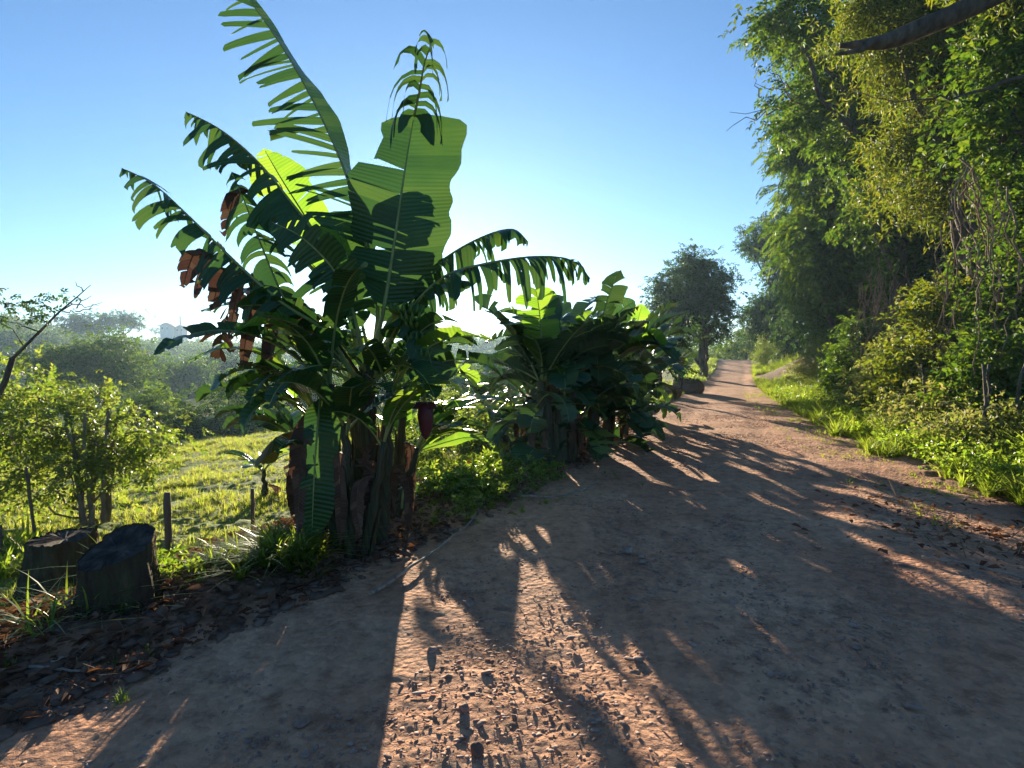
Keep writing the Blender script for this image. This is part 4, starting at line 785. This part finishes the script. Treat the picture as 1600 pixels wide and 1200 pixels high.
n = 1500; y = rs.uniform(7, 30, n); x = xl(y) - rs.uniform(3, 16, n); m = x > -.2 * y; 
weeds('field_scrub', 'mixed green scrub on the slope between the banana clumps', x[m], y[m], .05, .9, 'mid', .3, 'foliage_bush', 3, 9)
# ------------------------------------------------------------------ stones, litter, straw
def ico():
    t = (1 + 5 ** .5) / 2; V = np.array([(-1, t, 0), (1, t, 0), (-1, -t, 0), (1, -t, 0), (0, -1, t), (0, 1, t), (0, -1, -t), (0, 1, -t), (t, 0, -1), (t, 0, 1), (-t, 0, -1), (-t, 0, 1)], float); V /= np.linalg.norm(V[0])
    Fq = np.array([(0, 11, 5), (0, 5, 1), (0, 1, 7), (0, 7, 10), (0, 10, 11), (1, 5, 9), (5, 11, 4), (11, 10, 2), (10, 7, 6), (7, 1, 8), (3, 9, 4), (3, 4, 2), (3, 2, 6), (3, 6, 8), (3, 8, 9), (4, 9, 5), (2, 4, 11), (6, 2, 10), (8, 6, 7), (9, 8, 1)]); return V, Fq
IV, IF = ico()
def Hm(x, y):
    return H(x, y)
def stones(name, label, x, y, size, mat, seed, sink=.25):
    rs = np.random.RandomState(seed); n = len(x); V0 = IV[None] * (1 + rs.normal(0, .30, (n, 12, 1))); a = rs.uniform(0, 6.28, n)
    V0 = V0 * np.stack([rs.uniform(.8, 1.5, n), rs.uniform(.6, 1.1, n), rs.uniform(.12, .42, n)], 1)[:, None, :] * size[:, None, None]
    c, s_ = np.cos(a)[:, None], np.sin(a)[:, None]; X = V0[..., 0] * c - V0[..., 1] * s_; Y = V0[..., 0] * s_ + V0[..., 1] * c
    Z = V0[..., 2] + (rs.normal(0, .15, n)[:, None]) * X
    V = np.stack([X + x[:, None], Y + y[:, None], Z + Hm(x, y)[:, None] + (size * sink)[:, None]], -1).reshape(-1, 3)
    Fq = (IF[None] + (np.arange(n) * 12)[:, None, None]).reshape(-1, 3)
    return tag(obj(name, mesh_from(name, V, Fq), M[mat]), label, 'stones', kind='stuff')
rs = np.random.RandomState(91)
def road_pts(n, y0, y1, pw=1.6):
    y = y0 + (y1 - y0) * rs.rand(n) ** pw; x = xl(y) - .3 + (xr(y) - xl(y) + .5) * rs.rand(n); return x, y
x, y = road_pts(85000, 1.2, 20, 1.7); m = fbm(x / .9, y / .9, 4, 77) + rs.normal(0, .13, len(x)) > .02; x = x[m]; y = y[m]
stones('gravel', 'loose grey and brown gravel bedded in the dirt road', x, y, .0035 + .011 * rs.rand(len(x)) ** 3, 'stone', 1, .12)
x, y = road_pts(2600, 1.3, 20, 1.4); m = fbm(x / .9, y / .9, 4, 77) > -.1; x = x[m]; y = y[m]
stones('road_stones', 'flat loose stones strewn over the dirt road', x, y, .011 + .02 * rs.rand(len(x)) ** 4, 'stone', 2, .12)
y = 1.3 + rs.rand(4200) ** 1.4 * 9; x = xl(y) - rs.rand(4200) * 1.6 + .35
stones('verge_rubble', 'reddish rubble and clods along the left road edge', x, y, .012 + .05 * rs.rand(4200) ** 4, 'rock', 3, .3)
def flat_leaves(name, label, x, y, size, mat, seed, tpl):
    rs = np.random.RandomState(seed); n = len(x); fw = rs.normal(0, 1, (n, 3)); fw[:, 2] *= .22; up = rs.normal(0, .35, (n, 3)) + [0, 0, 1]
    p = np.stack([x, y, H(x, y) + .02 + .05 * rs.rand(n)], 1); V, Fq = scatter(*tpl, p, rot_from(fw, up), size); return tag(obj(name, mesh_from(name, V, Fq), M[mat]), label, 'litter', kind='stuff')
one = np.array(leaf_hex(np.zeros(3), np.array([1.0, 0, 0]), np.array([0, 0, 1.0]), 1, .5, .35)); oneF = np.array([(0, 1, 2, 3), (0, 3, 4, 5)])
y = 1.5 + rs.rand(12000) ** 1.4 * 12; x = xl(y) - rs.rand(12000) ** .8 * 2.0 + .3
flat_leaves('leaf_litter', 'brown curled dead leaves along the left road edge', x, y, .025 + .085 * rs.rand(12000) ** 2.5, 'litter', 1, (one, oneF))
st = np.array([(0, -.012, 0), (0, .012, 0), (1, .006, .03), (1, -.006, .03)]); stF = np.array([(0, 1, 2, 3)])
y = 1.4 + rs.rand(1500) * 9; x = xl(y) - rs.rand(1500) * 1.6 + .2
flat_leaves('straw', 'dry straw and stalks among the litter at the left edge', x, y, .05 + .22 * rs.rand(1500) ** 2, 'straw', 2, (st, stF))
X = []; Y = []
for (px, py, rx, ry, n) in ((1480, 850, .25, .2, 90), (1540, 830, .35, .25, 120), (1430, 800, .2, .2, 40), (1580, 870, .2, .2, 60), (1500, 780, .4, .2, 60)): g0 = ground(px, py); X += list(g0[0] + rs.normal(0, rx, n)); Y += list(g0[1] + rs.normal(0, ry, n))
flat_leaves('straw', 'scattered pale straw on the dirt at the right road edge', np.array(X), np.array(Y), .08 + .3 * rs.rand(len(X)) ** 2, 'straw', 3, (st * [1, 1.3, 1], stF))
X = []; Y = []
for (px, py, rx, ry, n) in ((1500, 850, .5, .5, 160), (1420, 790, .4, .4, 90), (1580, 850, .3, .3, 120)): g0 = ground(px, py); X += list(g0[0] + rs.normal(0, rx, n)); Y += list(g0[1] + rs.normal(0, ry, n))
flat_leaves('leaf_litter', 'dead brown leaves scattered at the right road edge', np.array(X), np.array(Y), .03 + .07 * rs.rand(len(X)) ** 2, 'litter', 4, (one, oneF))
# single rocks
def rock(px, py, w_, h_, label, mat='rock', seed=0, name='rock', dp=None, group=None):
    rs = np.random.RandomState(seed); g0 = ground(px, py); import bmesh
    bm = bmesh.new(); bmesh.ops.create_icosphere(bm, subdivisions=4, radius=1); ph = rs.rand(6) * 6
    planes = [norm(rs.normal(0, 1, 3)) for _ in range(16)]; offs = rs.uniform(.68, .95, 16)
    for v in bm.verts:
        c = np.array(v.co)
        for pn, of in zip(planes, offs):
            e = c.dot(pn) - of
            if e > 0: c = c - pn * e * .92
        c *= 1 + .03 * math.sin(c[0] * 9 + ph[0]) * math.sin(c[1] * 8 + ph[1]) + .015 * math.sin(c[2] * 23 + ph[2]); v.co = (c[0] * w_, c[1] * (dp or w_ * .8), c[2] * h_)
    me = bpy.data.meshes.new(name); bm.to_mesh(me); bm.free(); me.polygons.foreach_set('use_smooth', np.ones(len(me.polygons), bool)); o = obj(name, me, M[mat]); o.location = (g0[0], g0[1], float(H(g0[0], g0[1])) + h_ * .35); o.rotation_euler = (rs.uniform(-.2, .2), rs.uniform(-.2, .2), rs.uniform(0, 6)); return tag(o, label, 'rock', group)
rock(548, 850, .10, .10, 'smooth tan rock leaning at the foot of the front banana clump', 'rock', 1)
rock(1072, 612, .9, .55, 'rounded brown boulder on the left verge beyond the second banana clump', 'rock', 2, 'boulder')
rock(1045, 618, .6, .35, 'smaller boulder just left of the rounded brown one', 'rock', 12, 'boulder')
rock(980, 862, .06, .022, 'flat grey slab stone in the middle of the road, largest on the shaded part', 'stone', 3)
rock(1003, 872, .035, .018, 'small grey stone touching the flat slab in mid-road', 'stone', 13)
rock(472, 1133, .035, .014, 'flat pale stone in the shade at the lower left of the road', 'stone', 4)
rock(725, 1112, .028, .026, 'pale lump of stone in the sunlit patch of road', 'stone', 5)
rock(675, 1020, .03, .02, 'pale stone at the edge of the arched leaf shadow', 'stone', 6)
rock(745, 1180, .035, .03, 'largest clod at the bottom of the sunlit patch', 'rock', 7)
rock(40, 1100, .09, .04, 'flat slab of rock in the dark lower left corner', 'rock', 8)
rock(290, 990, .06, .035, 'angular brown rock in the litter below the stumps', 'rock', 9)
rock(255, 968, .045, .045, 'small upright brown rock right below the smaller stump', 'rock', 10)
rock(815, 748, .13, .12, 'dark rock among weeds at the near end of the second banana clump', 'rock', 11)
rock(600, 870, .05, .03, 'sunlit brown rock in the litter right of the banana roots', 'rock', 14)
# sticks
def stick(pts, r, label, seed=0, forks=()):
    rs = np.random.RandomState(seed); P = []
    for px, py in pts: g0 = ground(px, py); P.append([g0[0], g0[1], float(H(g0[0], g0[1])) + r + .02])
    mb = MB(); C = spline(P, 18); C[:, 2] += np.abs(rs.normal(0, .006, 18)); C -= 0
    mb.tube(C, np.linspace(r, r * .45, 18), 7, wob=.12, seed=seed)
    for (i, dx, dy, dz) in forks: mb.tube([C[i], C[i] + np.array([dx, dy, dz]) * .5, C[i] + [dx * 1.1, dy * .9, dz * .6]], [r * .7, r * .5, r * .25], 6)
    t = mb.build('stick', M['stick'], None, True); return tag(t, label, 'stick')
stick([(582, 938), (625, 910), (660, 885), (700, 852), (735, 822), (754, 790)], .013, 'long pale stick lying along the road edge right of the front clump', 1)
stick([(810, 780), (860, 782), (900, 775), (938, 755)], .012, 'forked bleached twig on the road edge by the second clump', 2, [(9, .12, -.2, .05), (11, -.08, -.18, .04), (7, .1, -.16, .06), (12, .2, .1, .05)])
stick([(80, 1052), (125, 1025), (168, 995)], .004, 'straight thin pale stalk in the litter at the lower left', 3)
stick([(45, 1056), (95, 1056), (150, 1064)], .009, 'short flattened tan stalk in the litter at the lower left, below the thin one', 4)
stick([(1440, 880), (1520, 892), (1610, 915)], .012, 'dark stick on the dirt at the right edge', 5)
stick([(1380, 848), (1440, 858), (1520, 866), (1600, 872)], .006, 'long thin reed lying across the straw at the right edge', 6)
# ------------------------------------------------------------------ stumps
def stump(px, py, rb, rt_, h, label, seed, tilt=(0, 0), spike=None, dx=0):
    rs = np.random.RandomState(seed); g0 = ground(px, py); g0 = on(g0[0], g0[1]); t = thing('tree_stump', g0, label, 'tree stump'); n = 110; m = 22; V = []; a = np.arange(n) / n * 2 * np.pi
    lob = .10 * np.sin(a * 3 + seed) + .07 * np.sin(a * 5 + seed * 2) + .03 * np.sin(a * 11 + seed * 3) + .022 * np.abs(np.sin(a * 19 + 2 * np.sin(a * 3))) + .014 * rs.normal(0, 1, n); 
    for i in range(m):
        u = i / (m - 1); r = (rb * (1 - u) ** 2.2 + rt_ * (1 - (1 - u) ** 2.2)) * (1 + lob * (1.3 - u * .8) + .10 * fbm(np.cos(a) * 2.2 + np.sin(a) * 1.1 + seed, np.full(n, u * 1.5) + np.sin(a) * 2, 3, seed) + .07 * fbm(a * 7, np.full(n, u * 2.0), 3, seed + 5) + .008 * rs.normal(0, 1, n)); zt = h * u * (1 + (.012 * rs.normal(0, 1, n) if i == m - 1 else 0)) + u * (np.cos(a) * tilt[0] + np.sin(a) * tilt[1]) * r
        if spike and i == m - 1: zt = zt + spike[1] * np.exp(-((np.angle(np.exp(1j * (a - spike[0])))) / .12) ** 2)
        x = np.cos(a) * r + (spike[1] * .5 * np.exp(-((np.angle(np.exp(1j * (a - spike[0])))) / .12) ** 2) if spike and i == m - 1 else 0); V.append(np.stack([x, np.sin(a) * r, zt - (.12 if i == 0 else 0)], 1))
    V = np.concatenate(V) + g0; Q = [(i * n + j, i * n + (j + 1) % n, (i + 1) * n + (j + 1) % n, (i + 1) * n + j) for i in range(m - 1) for j in range(n)]
    mb = MB(); mb.add(V, Q); mb.build('bark', M['stump'], t, True)
    top = V[-n:]; c = top.mean(0); mb = MB(); inner = c + (top - c) * .995; inner[:, 2] = np.minimum(inner[:, 2], np.percentile(top[:, 2], 98)) - .012; mid = c + (top - c) * .5; mid[:, 2] += rs.normal(0, .008, n) - .02
    mb.add(np.concatenate([inner, mid, [c - [0, 0, .03]]]), [(j, (j + 1) % n, n + (j + 1) % n, n + j) for j in range(n)] + [(n + j, n + (j + 1) % n, 2 * n) for j in range(n)]); mb.build('cut_face', M['cut'], t, False); return t
stump(105, 925, .36, .25, .50, 'larger tree stump with a flat sawn top and a splinter at its rim', 1, spike=(-.15, .11))
stump(188, 945, .22, .19, .35, 'smaller tree stump with a slanting cut, in front of the fence post', 2, tilt=(.12, .42))
# ------------------------------------------------------------------ fence posts
FP = 'wooden posts of the field fence'
def post(px, py, hpx, r, label, seed, lean=0):
    g0 = ground(px, py); g0 = on(g0[0], g0[1]); d = g0[1]; h = hpx / F * d; rs = np.random.RandomState(seed); mb = MB()
    P = np.array([[lean * u * h, 0, u * h] for u in np.linspace(-.15, 1, 8)]) + g0; P[:, :2] += rs.normal(0, .004, (8, 2)); mb.tube(P, np.append(np.full(7, r) * (1 + rs.normal(0, .05, 7)), r * .8), 10, wob=.12, seed=seed)
    t = thing('fence_post', g0, label, 'fence post', FP); mb.build('timber', M['post'], t, True)
    w_ = MB(); A = P[5]; w_.tube([A + [math.cos(k) * (r * 1.15), math.sin(k) * (r * 1.15), k * .002] for k in np.linspace(0, 6.6, 14)], .003, 4); w_.build('wire_loop', M['wire'], t); return g0 + [0, 0, h * .75]
w1 = post(264, 868, 100, .035, 'stout squared fence post right of the smaller stump', 1)
w2 = post(396, 838, 75, .022, 'thin dark fence post between the stout one and the banana clump', 2)
w0 = post(58, 858, 130, .018, 'thin leaning stake behind the larger stump', 3, -.1)
w3 = post(3, 880, 60, .02, 'short post at the extreme left edge', 4)
# ------------------------------------------------------------------ haze
me = mesh_from('haze', [(x, y, z) for z in (-40, 60) for x, y in ((-1900, -1900), (1900, -1900), (1900, 1900), (-1900, 1900))], np.array([(0, 3, 2, 1), (4, 5, 6, 7), (0, 1, 5, 4), (1, 2, 6, 5), (2, 3, 7, 6), (3, 0, 4, 7)]))
hm, t_, out_ = nodes('haze_air'); pv = N(t_, 'ShaderNodeVolumePrincipled'); pv.inputs['Color'].default_value = (.5, .74, 1, 1); pv.inputs['Density'].default_value = .0005; pv.inputs['Anisotropy'].default_value = .45
t_.links.new(pv.outputs[0], out_.inputs['Volume']); hz = obj('haze', me, hm); tag(hz, 'thin bluish haze over the valley', 'haze', kind='stuff')
# remove helper properties
for o in ROOTS:
    if '_b' in o: del o['_b']
